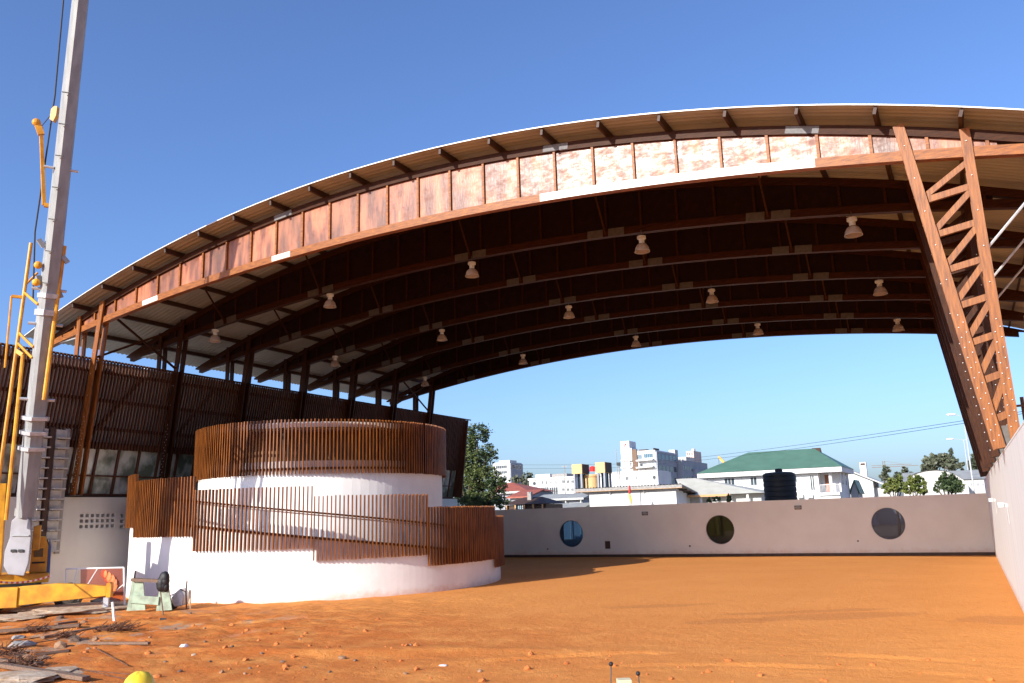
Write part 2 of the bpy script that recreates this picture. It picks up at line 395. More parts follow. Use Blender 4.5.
def roof_sheet():
    mb = MB(); xs = [XC - 20.75 + 41.5 * i / 60 for i in range(61)]
    ya, yb = Y0 - OV, Y0 + 6 * BAY + OV; per = .25; ny = int((yb - ya) / per) * 4
    vs = []
    for j in range(ny + 1):
        y = ya + (yb - ya) * j / ny; off = (0, .035, .035, 0)[j % 4]
        for x in xs: vs.append((x, y, zroof(x) - .045 + off))
    n = len(xs)
    mb.add(vs, [(j * n + i, j * n + i + 1, (j + 1) * n + i + 1, (j + 1) * n + i) for j in range(ny) for i in range(n - 1)])
    o = mb.build('roof_sheet', M['sheet'], canopy)
    # rolled metal edging along the front and rear
    for y in (ya - .012, yb + .012):
        e = MB()
        for i in range(len(xs) - 1):
            a = (xs[i], y, zroof(xs[i]) - .03); b = (xs[i + 1], y, zroof(xs[i + 1]) - .03)
            e.bar(a, b, .02, .034)
        e.build('roof_edge', M['plate'], canopy)
roof_sheet()
PUR = [-34.279 + 1.963 * k for k in range(-1, 20)]
for x in PUR:
    if abs(x - XC) > 20.5: continue
    sl_ = -(x - XC) / math.sqrt(RT * RT - (x - XC) ** 2)
    up = Vector((-sl_, 0, 1)).normalized(); c = Vector((x, 0, zroof(x) - .05)) - up * .11
    a = c.copy(); a.y = Y0 - OV + .06; b = c.copy(); b.y = Y0 + 6 * BAY + OV - .06
    MB().bar(a, b, .085, .21, up).build('purlin', M['purlin'], canopy)

def arc_band(mb, za, zb, xa, xb, ya, yb, n):
    vs = []; 
    for i in range(n + 1):
        x = xa + (xb - xa) * i / n; a = za(x); b = max(zb(x), a + .004)
        vs += [(x, ya, a), (x, ya, b), (x, yb, b), (x, yb, a)]
    fs = []
    for i in range(n):
        o = i * 4; q = o + 4
        for k in range(4): fs.append((o + k, o + (k + 1) % 4, q + (k + 1) % 4, q + k))
    fs += [(3, 2, 1, 0), (n * 4, n * 4 + 1, n * 4 + 2, n * 4 + 3)]
    return mb.add(vs, fs)
STX = [-6.62 + 1.36 * k for k in range(-22, 9)]
SPL = [atY(150, 300, Y0).x, atY(281, 256, Y0).x] + [XC + (XC - atY(281, 256, Y0).x), XC + (XC - atY(150, 300, Y0).x)]
SPL_IN = [-34.279 + 1.963 * k for k in (2, 5, 9, 12, 15)]     # under a purlin each
def arch(k):
    y = Y0 + k * BAY; front = k == 0
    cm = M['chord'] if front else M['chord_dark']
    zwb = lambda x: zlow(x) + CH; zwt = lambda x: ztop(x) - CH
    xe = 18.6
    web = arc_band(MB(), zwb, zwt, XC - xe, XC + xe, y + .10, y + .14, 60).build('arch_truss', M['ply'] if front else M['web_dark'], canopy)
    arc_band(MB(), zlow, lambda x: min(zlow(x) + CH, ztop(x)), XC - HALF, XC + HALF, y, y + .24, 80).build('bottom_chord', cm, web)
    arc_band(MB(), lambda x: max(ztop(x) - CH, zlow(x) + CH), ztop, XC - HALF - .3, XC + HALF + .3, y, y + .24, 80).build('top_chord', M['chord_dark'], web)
    for x in STX:
        a, b = zwb(x) + .002, zwt(x) - .002
        if b - a < .08 or abs(x - XC) > 18.4: continue
        MB().box(x - .04, x + .04, y + .02, y + .10, a, b).build('stiffener', cm, web)
    def plate(x, up, L=.95, m='plate', h=CH - .06, dx=0):
        z = (ztop(x) - CH / 2) if up else (zlow(x) + CH / 2)
        f = ztop if up else zlow; o_ = (-CH / 2) if up else CH / 2
        a = (x - L / 2, y - .006, f(x - L / 2) + o_); b = (x + L / 2, y - .006, f(x + L / 2) + o_)
        MB().bar(a, b, .012, h).build('splice_plate', M[m], web)
    if front:
        for x in SPL[:2]: plate(x, False)
        for px in (555, 803, 285):
            plate(atY(px, 140, Y0).x, True, .9, 'plate_mid', .22)
        # sun glare on the middle of the lower chord, painted as a pale strip
        xa, xb = atY(540, 195, Y0).x, atY(815, 165, Y0).x
        arc_band(MB(), lambda x: zlow(x) + .01, lambda x: zlow(x) + CH - .01, xa, xb, y - .012, y - .002, 16).build('chord_glare', M['plate'], web)
    else:
        for x in SPL_IN:
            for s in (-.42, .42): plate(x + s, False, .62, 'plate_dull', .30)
            z = zlow(x) + .1
            MB().bar((x, y - .02, z), (x, y - 1.25, zroof(x) - .24), .06, .06).build('brace', M['chord_dark'], canopy)
for k in range(7): arch(k)

XR = 0.90
WALLTOP = 1.16 + EYE
BOLT = [None]
def column(k, side):
    y = Y0 + k * BAY + .12
    front = k == 0
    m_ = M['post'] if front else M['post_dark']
    base_z = WALLTOP + .02 if side > 0 else 1.39 + EYE
    def inner(z): return XC + side * (16.60 - .1257 * (z - EYE - 8) + (.045 if side > 0 else 0) + ((.16 * (1 - (z - base_z) / 9)) if side > 0 else 0))
    def outer(z): return XC + side * (17.94 - .0127 * (z - EYE - 8))
    zi = ztop(inner(ZL)) - .02; zo = ztop(outer(ZL)) - .02
    shoe = MB()
    shoe.box(max(inner(base_z), XR + .02) if side > 0 else outer(base_z) - .16, (outer(base_z) + .14) if side > 0 else inner(base_z) + .16, y - .2, y + .2, base_z + .025, base_z + .05)
    shoe.box(min(inner(base_z), outer(base_z)) + .1, max(inner(base_z), outer(base_z)) - .02, y - .012, y + .012, base_z + .05, base_z + .6)
    o = shoe.build('column', M['plate_dull'], canopy)
    def leg(f, za, zb, ww, d):
        g = MB()
        for s in (-1, 1):       # twin boards either side of the truss plane
            g.bar((f(za), y + s * (.12 + d / 2 + .004), za), (f(zb), y + s * (.12 + d / 2 + .004), zb), ww, d, (0, 1, 0)) if False else g.bar((f(za), y + s * (.125 + d / 2), za), (f(zb), y + s * (.125 + d / 2), zb), d, ww, (1, 0, 0))
        return g.build('leg', m_, o)
    pz = base_z + .05 if side > 0 else 10.3
    leg(inner, base_z + .05, zi, .27, .085)
    leg(outer, pz, zo, .24, .075)
    # packers between the twin boards
    zs = []
    z = zlow(inner(ZL)) - 1.2
    while z > pz + .45:
        zs.append(z); z -= .98
    for i, z in enumerate(zs):
        zt_ = z + .18
        MB().bar((inner(z), y, z), (outer(zt_), y, zt_), .104, .17).build('strut', m_, o)
        up = zs[i - 1] + .18 if i else zlow(outer(ZL)) - .02
        MB().bar((inner(z + .06), y, z + .06), (outer(up), y, up - .06), .088, .15).build('diagonal', m_, o)
    if side > 0:
        z = base_z + .1; g = MB()
        g.bar((inner(z), y, z), (inner(z + 2.7), y, z + 2.7), .24, .22, (1, 0, 0)); g.build('packer', m_, o)
    if front or k == 1:
        for f, a, b in ((inner, base_z + .3, zi), (outer, pz + .3, zo)):
            z = a
            while z < b - .2:
                step = .26 if z < base_z + 3.2 else .95
                for dx in ((-.06, .06) if step < .5 else (0,)):
                    if BOLT[0] is None: BOLT[0] = MB().sphere((0, 0, 0), .017, 5).build('bolt', M['galv'], o); q = BOLT[0]
                    else: q = BOLT[0].copy(); COL.objects.link(q); q.parent = o
                    q.matrix_parent_inverse = Matrix(); q.location = (f(z) + dx, y - .216, z + dx)
                z += step
    # thin steel tie to the roof overhang
    if k < 3:
        zz = base_z + (5.0 if side > 0 else 7.2)
        xe = XC + side * 20.1
        MB().tube([(outer(zz), y, zz), (xe, y, zlow(xe) + .1)], .035, 6).build('tie_rod', M['galv'], canopy)
for k in range(7):
    column(k, -1); column(k, 1)
# long wind braces between the first two left columns
for ka, kb in ((0, 1), (5, 6)):
    ya, yb = Y0 + ka * BAY + .12, Y0 + kb * BAY + .12
    MB().bar((-33.25, ya, 12.6), (-33.6, yb, 10.4), .06, .10).build('brace', M['chord_dark'], canopy)
    MB().bar((-33.25, yb, 12.6), (-33.6, ya, 10.4), .06, .10).build('brace', M['chord_dark'], canopy)

# pendant lamps: rows under the second, fourth and sixth truss
ROWN = ['front row', 'middle row', 'rear row']
COLN = ['nearest the right-hand column', 'second from the right-hand column', 'in the middle of its row', 'second from the left-hand columns', 'nearest the slatted gallery']
LPX = [[(853, 230), (642, 247), (472, 272), (330, 303), (215, 338)], [(880, 290), (712, 298), (569, 314), (442, 337), (335, 363)], [(898, 327), (758, 331), (636, 343), (523, 361), (425, 383)]]
bell = [(.06, .30), (.10, .29), (.19, .22), (.245, .12), (.275, .0), (.285, -.035), (.262, -.035), (.255, .0), (.225, .115), (.17, .205), (.085, .27), (.03, .28)]
lamp_meshes = {}
for r in range(3):
    for c in range(5):
        y = Y0 + (2 * r + 1) * BAY - .14
        p = atY(LPX[r][c][0], LPX[r][c][1], y)
        top = zlow(p.x) - .02
        t = thing('pendant_lamp', 'glass bell lamp in the %s, %s' % (ROWN[r], COLN[c]), 'lamp', (p.x, y, p.z), 'bell lamps under the arches')
        if not lamp_meshes:
            t.location = (0, 0, 0)
            a = MB().lathe((0, 0, -.15), bell, 24).build('bell_shade', M['lampglass'], t, True)
            b = MB().lathe((0, 0, .13), [(.001, 0), (.09, 0), (.10, .04), (.10, .16), (.16, .18), (.16, .27), (.001, .27)], 16).build('housing', M['plate'], t)
            h = MB().tube([(0, 0, .4), (0, 0, 1.0)], .012, 6).build('hanger', M['plate_dull'], t)
            lamp_meshes = dict(a=a, b=b, h=h); t.location = (p.x, y, p.z)
            for q in (a, b, h): q.matrix_parent_inverse = Matrix()
        else:
            for q in lamp_meshes.values():
                d = q.copy(); COL.objects.link(d); d.parent = t; d.matrix_parent_inverse = Matrix()
        for ch in t.children:
            if ch.name.startswith('hanger'):
                ch.location = (0, .14, 0) if top - p.z > .45 else (0, .14, 0)
                ch.scale = (1, 1, 1)
                ln = max(.05, top + .05 - p.z - .4); ch.scale = (1, 1, ln / .6); ch.location = (0, 0, .4 - .4 * ln / .6)

# ------------------------------------------------------------------ boundary walls
def rect_wall(mb, u0, u1, z0, z1, t0, t1, holes, put):
    """wall in the (u,z) plane with rectangular openings; put(u,t,z) -> point"""
    us = sorted({u0, u1, *[h[0] for h in holes], *[h[1] for h in holes]}); zs = sorted({z0, z1, *[h[2] for h in holes], *[h[3] for h in holes]})
    def solid(u, z):
        return u0 < u < u1 and z0 < z < z1 and not any(h[0] < u < h[1] and h[2] < z < h[3] for h in holes)
    def quad(p): mb.add([put(*q) for q in p], [(0, 1, 2, 3)])
    for i in range(len(us) - 1):
        for j in range(len(zs) - 1):
            a, b, c, d = us[i], us[i + 1], zs[j], zs[j + 1]; mu, mz = (a + b) / 2, (c + d) / 2
            if not solid(mu, mz): continue
            for t in (t0, t1): quad([(a, t, c), (b, t, c), (b, t, d), (a, t, d)])
            if i == 0 or not solid((us[i - 1] + a) / 2, mz): quad([(a, t0, c), (a, t1, c), (a, t1, d), (a, t0, d)])
            if i == len(us) - 2 or not solid((us[i + 1] + us[i + 2]) / 2, mz): quad([(b, t0, c), (b, t1, c), (b, t1, d), (b, t0, d)])
            if j == 0 or not solid(mu, (zs[j - 1] + c) / 2): quad([(a, t0, c), (b, t0, c), (b, t1, c), (a, t1, c)])
            if j == len(zs) - 2 or not solid(mu, (zs[j + 1] + zs[j + 2]) / 2): quad([(a, t0, d), (b, t0, d), (b, t1, d), (a, t1, d)])
    return mb

YB = 53.62
rear = thing('boundary_wall', 'long taupe rear wall in shade with three round windows', 'wall', (-14, YB, 0))
RW = [(-24.31, 1.56), (-14.03, 1.64), (-4.27, 1.80)]; RR = .90
mb = MB(); put = lambda u, t, z: (u, t, z)
boxp = atY(608, 545, YB)
holes = [(cx - RR - .15, cx + RR + .15, cz - RR - .15, cz + RR + .15) for cx, cz in RW] + [(boxp.x - .24, boxp.x + .16, boxp.z - .25, boxp.z + .25)]
rect_wall(mb, -33.9, XR - .003, .0, .408 + EYE, YB, YB + .25, holes, put)
for (cx, cz), h in zip(RW, holes):
    n = 48; a_ = []; q_ = []
    hw = RR + .15
    for k in range(n):
        a = 2 * PI * k / n + PI / 4; c, s_ = math.cos(a), math.sin(a); f = hw / max(abs(c), abs(s_))
        q_.append((cx + c * f, cz + s_ * f)); a_.append((cx + c * RR, cz + s_ * RR))
    for k in range(n):
        j = (k + 1) % n
        for t in (YB, YB + .25):
            mb.add([(q_[k][0], t, q_[k][1]), (q_[j][0], t, q_[j][1]), (a_[j][0], t, a_[j][1]), (a_[k][0], t, a_[k][1])], [(0, 1, 2, 3)])
        mb.add([(a_[k][0], YB, a_[k][1]), (a_[j][0], YB, a_[j][1]), (a_[j][0], YB + .25, a_[j][1]), (a_[k][0], YB + .25, a_[k][1])], [(0, 1, 2, 3)])
mb.build('wall', M['grey_wall'], rear)
MB().box(-33.9, XR - .003, YB - .03, YB - .002, -.05, .17).build('base_strip', M['brown'], rear)  # thin dark strip along the foot of the rear wall
MB().box(boxp.x - .239, boxp.x + .159, YB + .12, YB + .2, boxp.z - .249, boxp.z + .249).build('recess_back', M['brown'], rear)
for i, (cx, cz) in enumerate(RW):
    g = MB(); n = 40
    prof = [(RR - .005, .06), (RR - .035, .06), (RR - .035, .14), (RR - .005, .14)]
    vs = []; fs = []
    for r_, d in prof:
        for k in range(n):
            a = 2 * PI * k / n; vs.append((cx + r_ * math.cos(a), YB + d, cz + r_ * math.sin(a)))
    for q in range(4):
        for k in range(n): fs.append((q * n + k, q * n + (k + 1) % n, ((q + 1) % 4) * n + (k + 1) % n, ((q + 1) % 4) * n + k))
    f = g.add(vs, fs).build('window', M['plate_dull'], rear)
    g = MB(); pts = [(cx + (RR - .03) * math.cos(2 * PI * k / n), YB + .095, cz + (RR - .03) * math.sin(2 * PI * k / n)) for k in range(n)]
    g.poly(pts, (0, .012, 0)).build('pane', M['pane%d' % i], f)
for px, py in ((548, 549), (690, 546), (858, 541)):
    p = atY(px, py, YB); MB().tube([(p.x, YB - .10, p.z), (p.x, YB + .01, p.z)], .045, 8).build('pipe_stub', M['black'], rear)
for i, (px, py, txt) in enumerate(((645, 513.5, 'grey oval bulkhead lamp on the rear wall, between left and middle round windows'), (798, 507.5, 'grey oval bulkhead lamp on the rear wall, between middle and right round windows'))):
    p = atY(px, py, YB)
    t = thing('wall_lamp', txt, 'lamp', (p.x, YB, p.z), 'bulkhead lamps on the rear wall')
    MB().sphere((p.x, YB - .05, p.z), .1, 8, (1.9, .7, 1.0)).build('diffuser', M['concrete'], t, True)
    MB().box(p.x - .21, p.x + .21, YB - .03, YB - .002, p.z - .12, p.z + .12).build('base', M['plate_dull'], t, bevel=.03)

right = thing('boundary_wall', 'tall sunlit ivory wall along the right edge carrying the timber columns', 'wall', (XR, 35, 0))
MB().box(XR, XR + .32, 11, 56, -.1, WALLTOP).build('wall', M['lit_wall'], right)
MB().box(XR - .006, XR + .34, 11, 56, WALLTOP + .002, WALLTOP + .04).build('coping', M['lit_wall'], right)
for px, py, txt in ((994, 500, 'small grey flood lamp bracket on the ivory wall, the one nearer the corner'), (1006, 505, 'small grey flood lamp bracket on the ivory wall, the one farther from the corner')):
    p = atX(px + 1.5, py, XR); t = thing('flood_lamp', txt, 'lamp', (XR, p.y, p.z), 'flood lamps on the ivory wall')
    MB().box(XR - .24, XR - .08, p.y - .15, p.y + .15, p.z - .07, p.z + .08).build('lamp_head', M['galv'], t, bevel=.02)
    MB().box(XR - .08, XR - .003, p.y - .05, p.y + .05, p.z - .05, p.z + .05).build('bracket', M['galv'], t)
    MB().tube([(XR - .02, p.y - .12, p.z - .05), (XR - .025, p.y - .14, p.z - .5)], .007, 5).build('cable', M['galv'], t)

# ------------------------------------------------------------------ round pavilion with spiral ramp
PC = Vector((-27.38, 31.75, 0)); RD, RG = 5.70, 8.44
pav = thing('round_pavilion', 'white drum pavilion with timber slat screens and a spiral ramp round it', 'pavilion', PC)
def cp(r, th, z): a = R(th); return (PC.x + r * math.cos(a), PC.y + r * math.sin(a), z)
def ring(mb, r0, r1, th0, th1, z0f, z1f, n):
    vs = []
    for i in range(n + 1):
        t = th0 + (th1 - th0) * i / n; a, b = z0f(t), z1f(t)
        vs += [cp(r0, t, a), cp(r1, t, a), cp(r1, t, b), cp(r0, t, b)]
    fs = []
    for i in range(n):
        o = 4 * i
        for k in range(4): fs.append((o + k, o + (k + 1) % 4, o + 4 + (k + 1) % 4, o + 4 + k))
    if abs(th1 - th0) < 359.9: fs += [(0, 1, 2, 3), (4 * n, 4 * n + 3, 4 * n + 2, 4 * n + 1)]
    return mb.add(vs, fs)
K = lambda v: (lambda t: v)
ring(MB(), RD - .22, RD, 0, 360, K(-.1), K(5.42), 96).build('drum_wall', M['white'], pav)
ring(MB(), RD - 1.1, RD - .02, 0, 360, K(6.83), K(7.05), 96).build('roof_ring', M['white'], pav)
MB().lathe((PC.x, PC.y, 0), [(.01, 6.98), (RD - 1.08, 6.96), (RD - 1.08, 6.86), (.01, 6.88)], 64).build('roof', M['brown'], pav)
ring(MB(), 3.7, 3.9, 0, 360, K(5.2), K(6.86), 64).build('core_wall', M['inner'], pav)
MB().lathe((PC.x, PC.y, 0), [(.01, 5.2), (RD - .2, 5.2), (RD - .2, 5.05), (.01, 5.05)], 48).build('floor', M['concrete'], pav)
for k in range(8):
    a = 22 + 45 * k; x, y, _ = cp(RD - .45, a, 0)
    MB().tube([(x, y, 5.2), (x, y, 6.84)], .07, 8).build('post', M['brown'], pav)
def slats(mb, r, th0, th1, z0, z1, pitch=.155, wd=.045, dp=.115, jit=.012):
    n = int(R(abs(th1 - th0)) * r / pitch)
    for i in range(n + 1):
        t = th0 + (th1 - th0) * i / n; a = R(t); er = Vector((math.cos(a), math.sin(a), 0))
        p = PC + er * r; j0, j1 = random.uniform(-jit, jit), random.uniform(-jit, jit)
        q = er * random.uniform(-.006, .006)
        mb.bar(p + q + Vector((0, 0, z0 + j0)), p - q + Vector((0, 0, z1 + j1)), dp, wd, (-er.y, er.x, 0)) if False else mb.bar(p + q + Vector((0, 0, z0 + j0)), p - q + Vector((0, 0, z1 + j1)), wd, dp, er)
    return mb
up_ = slats(MB(), RD + .16, 0, 360, 4.87, 7.15).build('slat_screen', M['slat'], pav)
for z in (5.05, 6.62):
    ring(MB(), RD + .002, RD + .098, 0, 360, K(z), K(z + .09), 96).build('slat_rail', M['slat_dark'], up_)
def wtop(t): return 2.20 - .0175 * (t + 46)
T0, T1 = -146, 36
ring(MB(), RG - .2, RG, T0, T1, K(-.12), wtop, 100).build('ramp_wall', M['white'], pav)
ring(MB(), RD + .01, RG - .21, T0, T1, lambda t: max(.01, wtop(t) - .95), lambda t: max(.06, wtop(t) - .75), 80).build('ramp_floor', M['concrete'], pav)
def thpx(px, py):
    # angle on the ramp circle seen at this pixel column
    d = ray(px, py); a = d.x ** 2 + d.y ** 2; b = -2 * (d.x * PC.x + d.y * PC.y); r = RG + .1; c = PC.x ** 2 + PC.y ** 2 - r * r
    q = max(0, b * b - 4 * a * c); t = (-b - q ** .5) / 2 / a
    return math.degrees(math.atan2(d.y * t - PC.y, d.x * t - PC.x))
bounds = [T0 + 1, thpx(137, 500), thpx(195, 515), thpx(313, 520), thpx(427.5, 530), thpx(494, 540), 35]
zz = [(5.10, 2.88), (4.79, 2.49), (4.25, 1.93), (3.87, 1.47), (3.36, 1.04), (2.93, .66)]
for i in range(6):
    s_ = slats(MB(), RG + .14, bounds[i] + (.35 if i else 0), bounds[i + 1] - .35, zz[i][1], zz[i][0])
    o = s_.build('slat_screen', M['slat'], pav)
    tb = lambda t: wtop(t) + .92
    ring(MB(), RG + .02, RG + .078, bounds[i], bounds[i + 1], tb, lambda t: wtop(t) + .99, 24).build('slat_rail', M['slat_dark'], o)
    ring(MB(), RG + .005, RG + .078, bounds[i], bounds[i + 1], lambda t: wtop(t) - .03, lambda t: wtop(t) + .06, 24).build('slat_rail', M['slat_dark'], o)
ring(MB(), RG - .14, RG - .09, T0, T1, lambda t: wtop(t) + .84, lambda t: wtop(t) + .89, 80).build('handrail', M['galv'], pav)

# ------------------------------------------------------------------ slatted gallery on the left
gal = thing('slatted_gallery', 'long gallery building with leaning dark slat front above windows and a white base', 'building', (-35, 34, 0))
XW = -34.62
GY0, GY1 = 19.0, 55.5
vents = []
for (pa, pb) in ((79, 115.5), (119.5, 156)):
    ya = atX(pa, 520, XW).y; yb = atX(pb, 520, XW).y
    vents.append((ya, yb, atX(pa, 529.5, XW).z, atX(pa, 513, XW).z))
mb = rect_wall(MB(), GY0, GY1, 0, 4.28, 0, .3, vents, lambda u, t, z: (XW - t, u, z))
mb.build('wall', M['white_wall'], gal)
for (ya, yb, za, zb) in vents:
    g = MB(); nc = 7; nr = 3; bw = (yb - ya) / nc; bh = (zb - za) / nr
    holes = [(ya + bw * (i + .2), ya + bw * (i + .8), za + bh * (j + .2), za + bh * (j + .8)) for i in range(nc) for j in range(nr)]
    rect_wall(g, ya + .002, yb - .002, za + .002, zb - .002, .012, .28, holes, lambda u, t, z: (XW - t, u, z))
    g.build('vent_block', M['white_wall'], gal)
body = MB().box(-47, -35.55, GY0 + .1, GY1 - .3, .0, 9.5)
body.build('body', M['brown'], gal)  # dark colour paints the shade behind the vent holes
MB().box(-47.4, -35.2, GY0, GY1 - .2, 9.52, 9.72).build('roof', M['concrete'], gal)
LEAN = .19
def lx(z, off=0): return -35.02 + (z - 4.3) * LEAN + off
MB().box(-35.54, -34.9, GY0, GY1, 4.29, 4.36).build('sill', M['brown'], gal)
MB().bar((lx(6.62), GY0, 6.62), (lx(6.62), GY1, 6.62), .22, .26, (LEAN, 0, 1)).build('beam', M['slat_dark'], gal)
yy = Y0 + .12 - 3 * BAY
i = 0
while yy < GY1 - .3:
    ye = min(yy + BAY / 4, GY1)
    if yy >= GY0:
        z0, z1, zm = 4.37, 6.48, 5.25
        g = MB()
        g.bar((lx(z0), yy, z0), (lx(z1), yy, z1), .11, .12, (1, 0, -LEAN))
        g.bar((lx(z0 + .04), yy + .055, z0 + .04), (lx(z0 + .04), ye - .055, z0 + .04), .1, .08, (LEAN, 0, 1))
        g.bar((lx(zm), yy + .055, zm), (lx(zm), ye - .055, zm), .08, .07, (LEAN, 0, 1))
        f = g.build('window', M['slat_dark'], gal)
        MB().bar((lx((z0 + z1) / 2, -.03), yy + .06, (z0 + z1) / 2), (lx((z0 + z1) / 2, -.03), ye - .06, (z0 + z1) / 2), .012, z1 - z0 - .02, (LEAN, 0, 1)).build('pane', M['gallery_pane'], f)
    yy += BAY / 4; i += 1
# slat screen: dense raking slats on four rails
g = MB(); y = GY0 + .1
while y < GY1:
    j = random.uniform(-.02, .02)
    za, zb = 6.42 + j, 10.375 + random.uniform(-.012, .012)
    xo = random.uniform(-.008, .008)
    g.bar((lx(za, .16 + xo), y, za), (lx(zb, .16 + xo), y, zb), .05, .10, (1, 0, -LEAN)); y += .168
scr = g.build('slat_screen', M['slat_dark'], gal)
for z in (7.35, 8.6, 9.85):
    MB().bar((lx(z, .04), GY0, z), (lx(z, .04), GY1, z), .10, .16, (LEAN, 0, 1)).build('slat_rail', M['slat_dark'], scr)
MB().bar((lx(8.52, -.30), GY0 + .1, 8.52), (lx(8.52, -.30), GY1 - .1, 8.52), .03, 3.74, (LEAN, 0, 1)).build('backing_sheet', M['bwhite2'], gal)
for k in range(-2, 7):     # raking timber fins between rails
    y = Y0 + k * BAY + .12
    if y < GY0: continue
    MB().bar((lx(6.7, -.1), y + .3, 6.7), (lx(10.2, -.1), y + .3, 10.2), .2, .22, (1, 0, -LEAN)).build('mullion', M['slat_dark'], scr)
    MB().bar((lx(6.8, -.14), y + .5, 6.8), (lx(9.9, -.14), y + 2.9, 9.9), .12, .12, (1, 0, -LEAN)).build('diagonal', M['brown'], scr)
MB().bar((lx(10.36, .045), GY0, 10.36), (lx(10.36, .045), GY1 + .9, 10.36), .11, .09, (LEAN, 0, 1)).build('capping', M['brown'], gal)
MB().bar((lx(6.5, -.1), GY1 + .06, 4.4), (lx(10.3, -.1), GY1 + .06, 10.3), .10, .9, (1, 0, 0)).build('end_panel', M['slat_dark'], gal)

# stacked concrete louvres standing against the gallery
lou = thing('louvre_stack', 'stack of grey concrete louvre trays beside the crane boom', 'louvres', (-34.1, 22, 0))
xl = XW + .30
ya, yb = atX(36, 470, xl).y, atX(63, 470, xl).y
ym = ya + (yb - ya) * .42
for i in range(12):
    z = 2.0 + i * .43
    for (a, b) in ((ya, ym - .16), (ym + .16, yb)):
        sh = -.1 + (z - 2) * .05
        g = MB(); g.box(xl + sh * .5 - .05, xl + sh * .5 + .30, a, b, z, z + .055)
        g.box(xl + sh * .5 + .0, xl + sh * .5 + .05, a + .02, b - .02, z + .056, z + .40)
        g.build('louvre_tray', M['louvre'], lou)
for y in (ya - .04, ym, yb + .04):
    MB().bar((xl - .06, y, 1.9), (xl + .06, y, 7.2), .07 if y != ym else .26, .22, (0, 1, 0)).build('upright', M['concrete'] if y != ym else M['brown'], lou)

# ------------------------------------------------------------------ crane
def axes(d):
    return Vector((math.cos(R(d)), math.sin(R(d)), 0)), Vector((-math.sin(R(d)), math.cos(R(d)), 0))
crane = thing('mobile_crane', 'yellow mobile crane with tall grey telescopic boom at the left edge', 'crane', (-30.1, 18.7, 0))
BA = atD(18.5, 575, 30.6); BBv = atD(80.5, 0, 27.1); BD = (BBv - BA)
bdir = BD.normalized(); E1 = Vector((math.cos(YAW), math.sin(YAW), 0)); E2 = Vector((-math.sin(YAW), math.cos(YAW), 0))
EV = Vector((math.cos(R(54)), math.sin(R(54)), 0)); bs = (EV - bdir * EV.dot(bdir)).normalized(); bu = bdir.cross(bs).normalized()
if bu.dot(E2) > 0: bu = -bu        # points to the camera
def bp_(t, s=0, u=0): return BA + BD * t + bs * s + bu * u
def oct_section(mb, t0, t1, w0, w1):
    vs = []; ca, sa = math.cos(R(24)), math.sin(R(24))
    for t, wd in ((t0, w0), (t1, w1)):
        for a, b in ((-.5, .30), (-.34, .5), (.34, .5), (.5, .30), (.5, -.32), (.26, -.5), (-.26, -.5), (-.5, -.32)):
            a, b = a * ca + b * sa, b * ca - a * sa; vs.append(bp_(t, a * wd * .78, b * wd * .78))
    return mb.add(vs, [(i, (i + 1) % 8, 8 + (i + 1) % 8, 8 + i) for i in range(8)] + [tuple(range(8))[::-1], tuple(range(8, 16))])
b1 = oct_section(MB(), .10, .48, .74, .70).build('boom', M['boom'], crane)
oct_section(MB(), .48, 1.28, .68, .56).build('boom_section', M['boom'], b1)
for t in (.265, .240, .213): oct_section(MB(), t, t + .006, 1.0, 1.0).build('collar', M['galv'], b1)
oct_section(MB(), .445, .455, .86, .86).build('collar', M['galv'], b1)
oct_section(MB(), .475, .483, .8, .8).build('collar', M['galv'], b1)
oct_section(MB(), 1.28, 1.31, .7, .8).build('boom_head', M['yellow'], b1)
# foot of the boom: deep tapered plates
pts = [(22, 511), (30.5, 521), (31, 538), (28.5, 563), (24, 576), (8, 574.5), (3.5, 566), (4.5, 552), (9.5, 538), (11.5, 521)]
FV = axes(56)[1]
g = MB(); g.poly([atD(x, y, 30.05) for x, y in pts], FV * .85); g.build('boom_foot', M['foot'], crane, bevel=.03)
g = MB(); g.poly([atD(x, y, 30.0) for x, y in ((11.5, 535), (29, 535), (28.6, 536.2), (11.3, 536.2))], FV * .05); g.build('boom_seam', M['boom'], crane)
for x0_ in (10.5, 18): MB().poly([atD(x, y, 30.0) for x, y in ((x0_, 549.5), (x0_ + 5, 549.3), (x0_ + 5, 552), (x0_, 552.2))], FV * .03).build('slot', M['black'], crane)
for t, s in ((.70, .33), (.70, -.36)):
    MB().tube([bp_(t, s * .7, .1), bp_(t, s * 1.6, .1)], .05, 8).build('pin', M['galv'], b1)
for t in (.49, .43, .30): 
    MB().tube([bp_(t, -.55, .0), bp_(t, .55, .0)], .055, 8).build('pin', M['galv'], b1)
# swing-away jib stowed beside the boom
jib = MB()
A0 = atD(31, 243, 29.2); A1 = atD(-4, 500, 29.6); B0 = atD(23, 355, 29.3); B1 = atD(6, 520, 29.5)
jib.tube([A0, A1], .065, 8); jib.tube([B0, B1], .065, 8)
jo = jib.build('lattice_jib', M['yellow'], crane)
def lerp(a, b, t): return a + (b - a) * t
MB().bar(lerp(A0, A1, .43), B0, .10, .14).build('jib_crossbar', M['yellow'], jo)
for t in (.20, .36, .40): MB().tube([lerp(A0, A1, t), bp_(.555 - t * .46, -.3, .05)], .05, 6).build('jib_lacing', M['yellow'], jo)
MB().tube([lerp(A0, A1, .17), lerp(A0, A1, .17) + bs * .35 + bdir * .5], .04, 6).build('jib_lacing', M['yellow'], jo)
q_ = lerp(A0, A1, .22) - bs * .38
MB().tube([q_, lerp(A0, A1, .5) - bs * .28], .035, 6).build('jib_lacing', M['yellow'], jo)
MB().bar(q_, lerp(A0, A1, .22), .1, .1).build('jib_crossbar', M['yellow'], jo)
C0 = atD(64.5, 246, 28.8); C1 = atD(44, 400, 29.2)
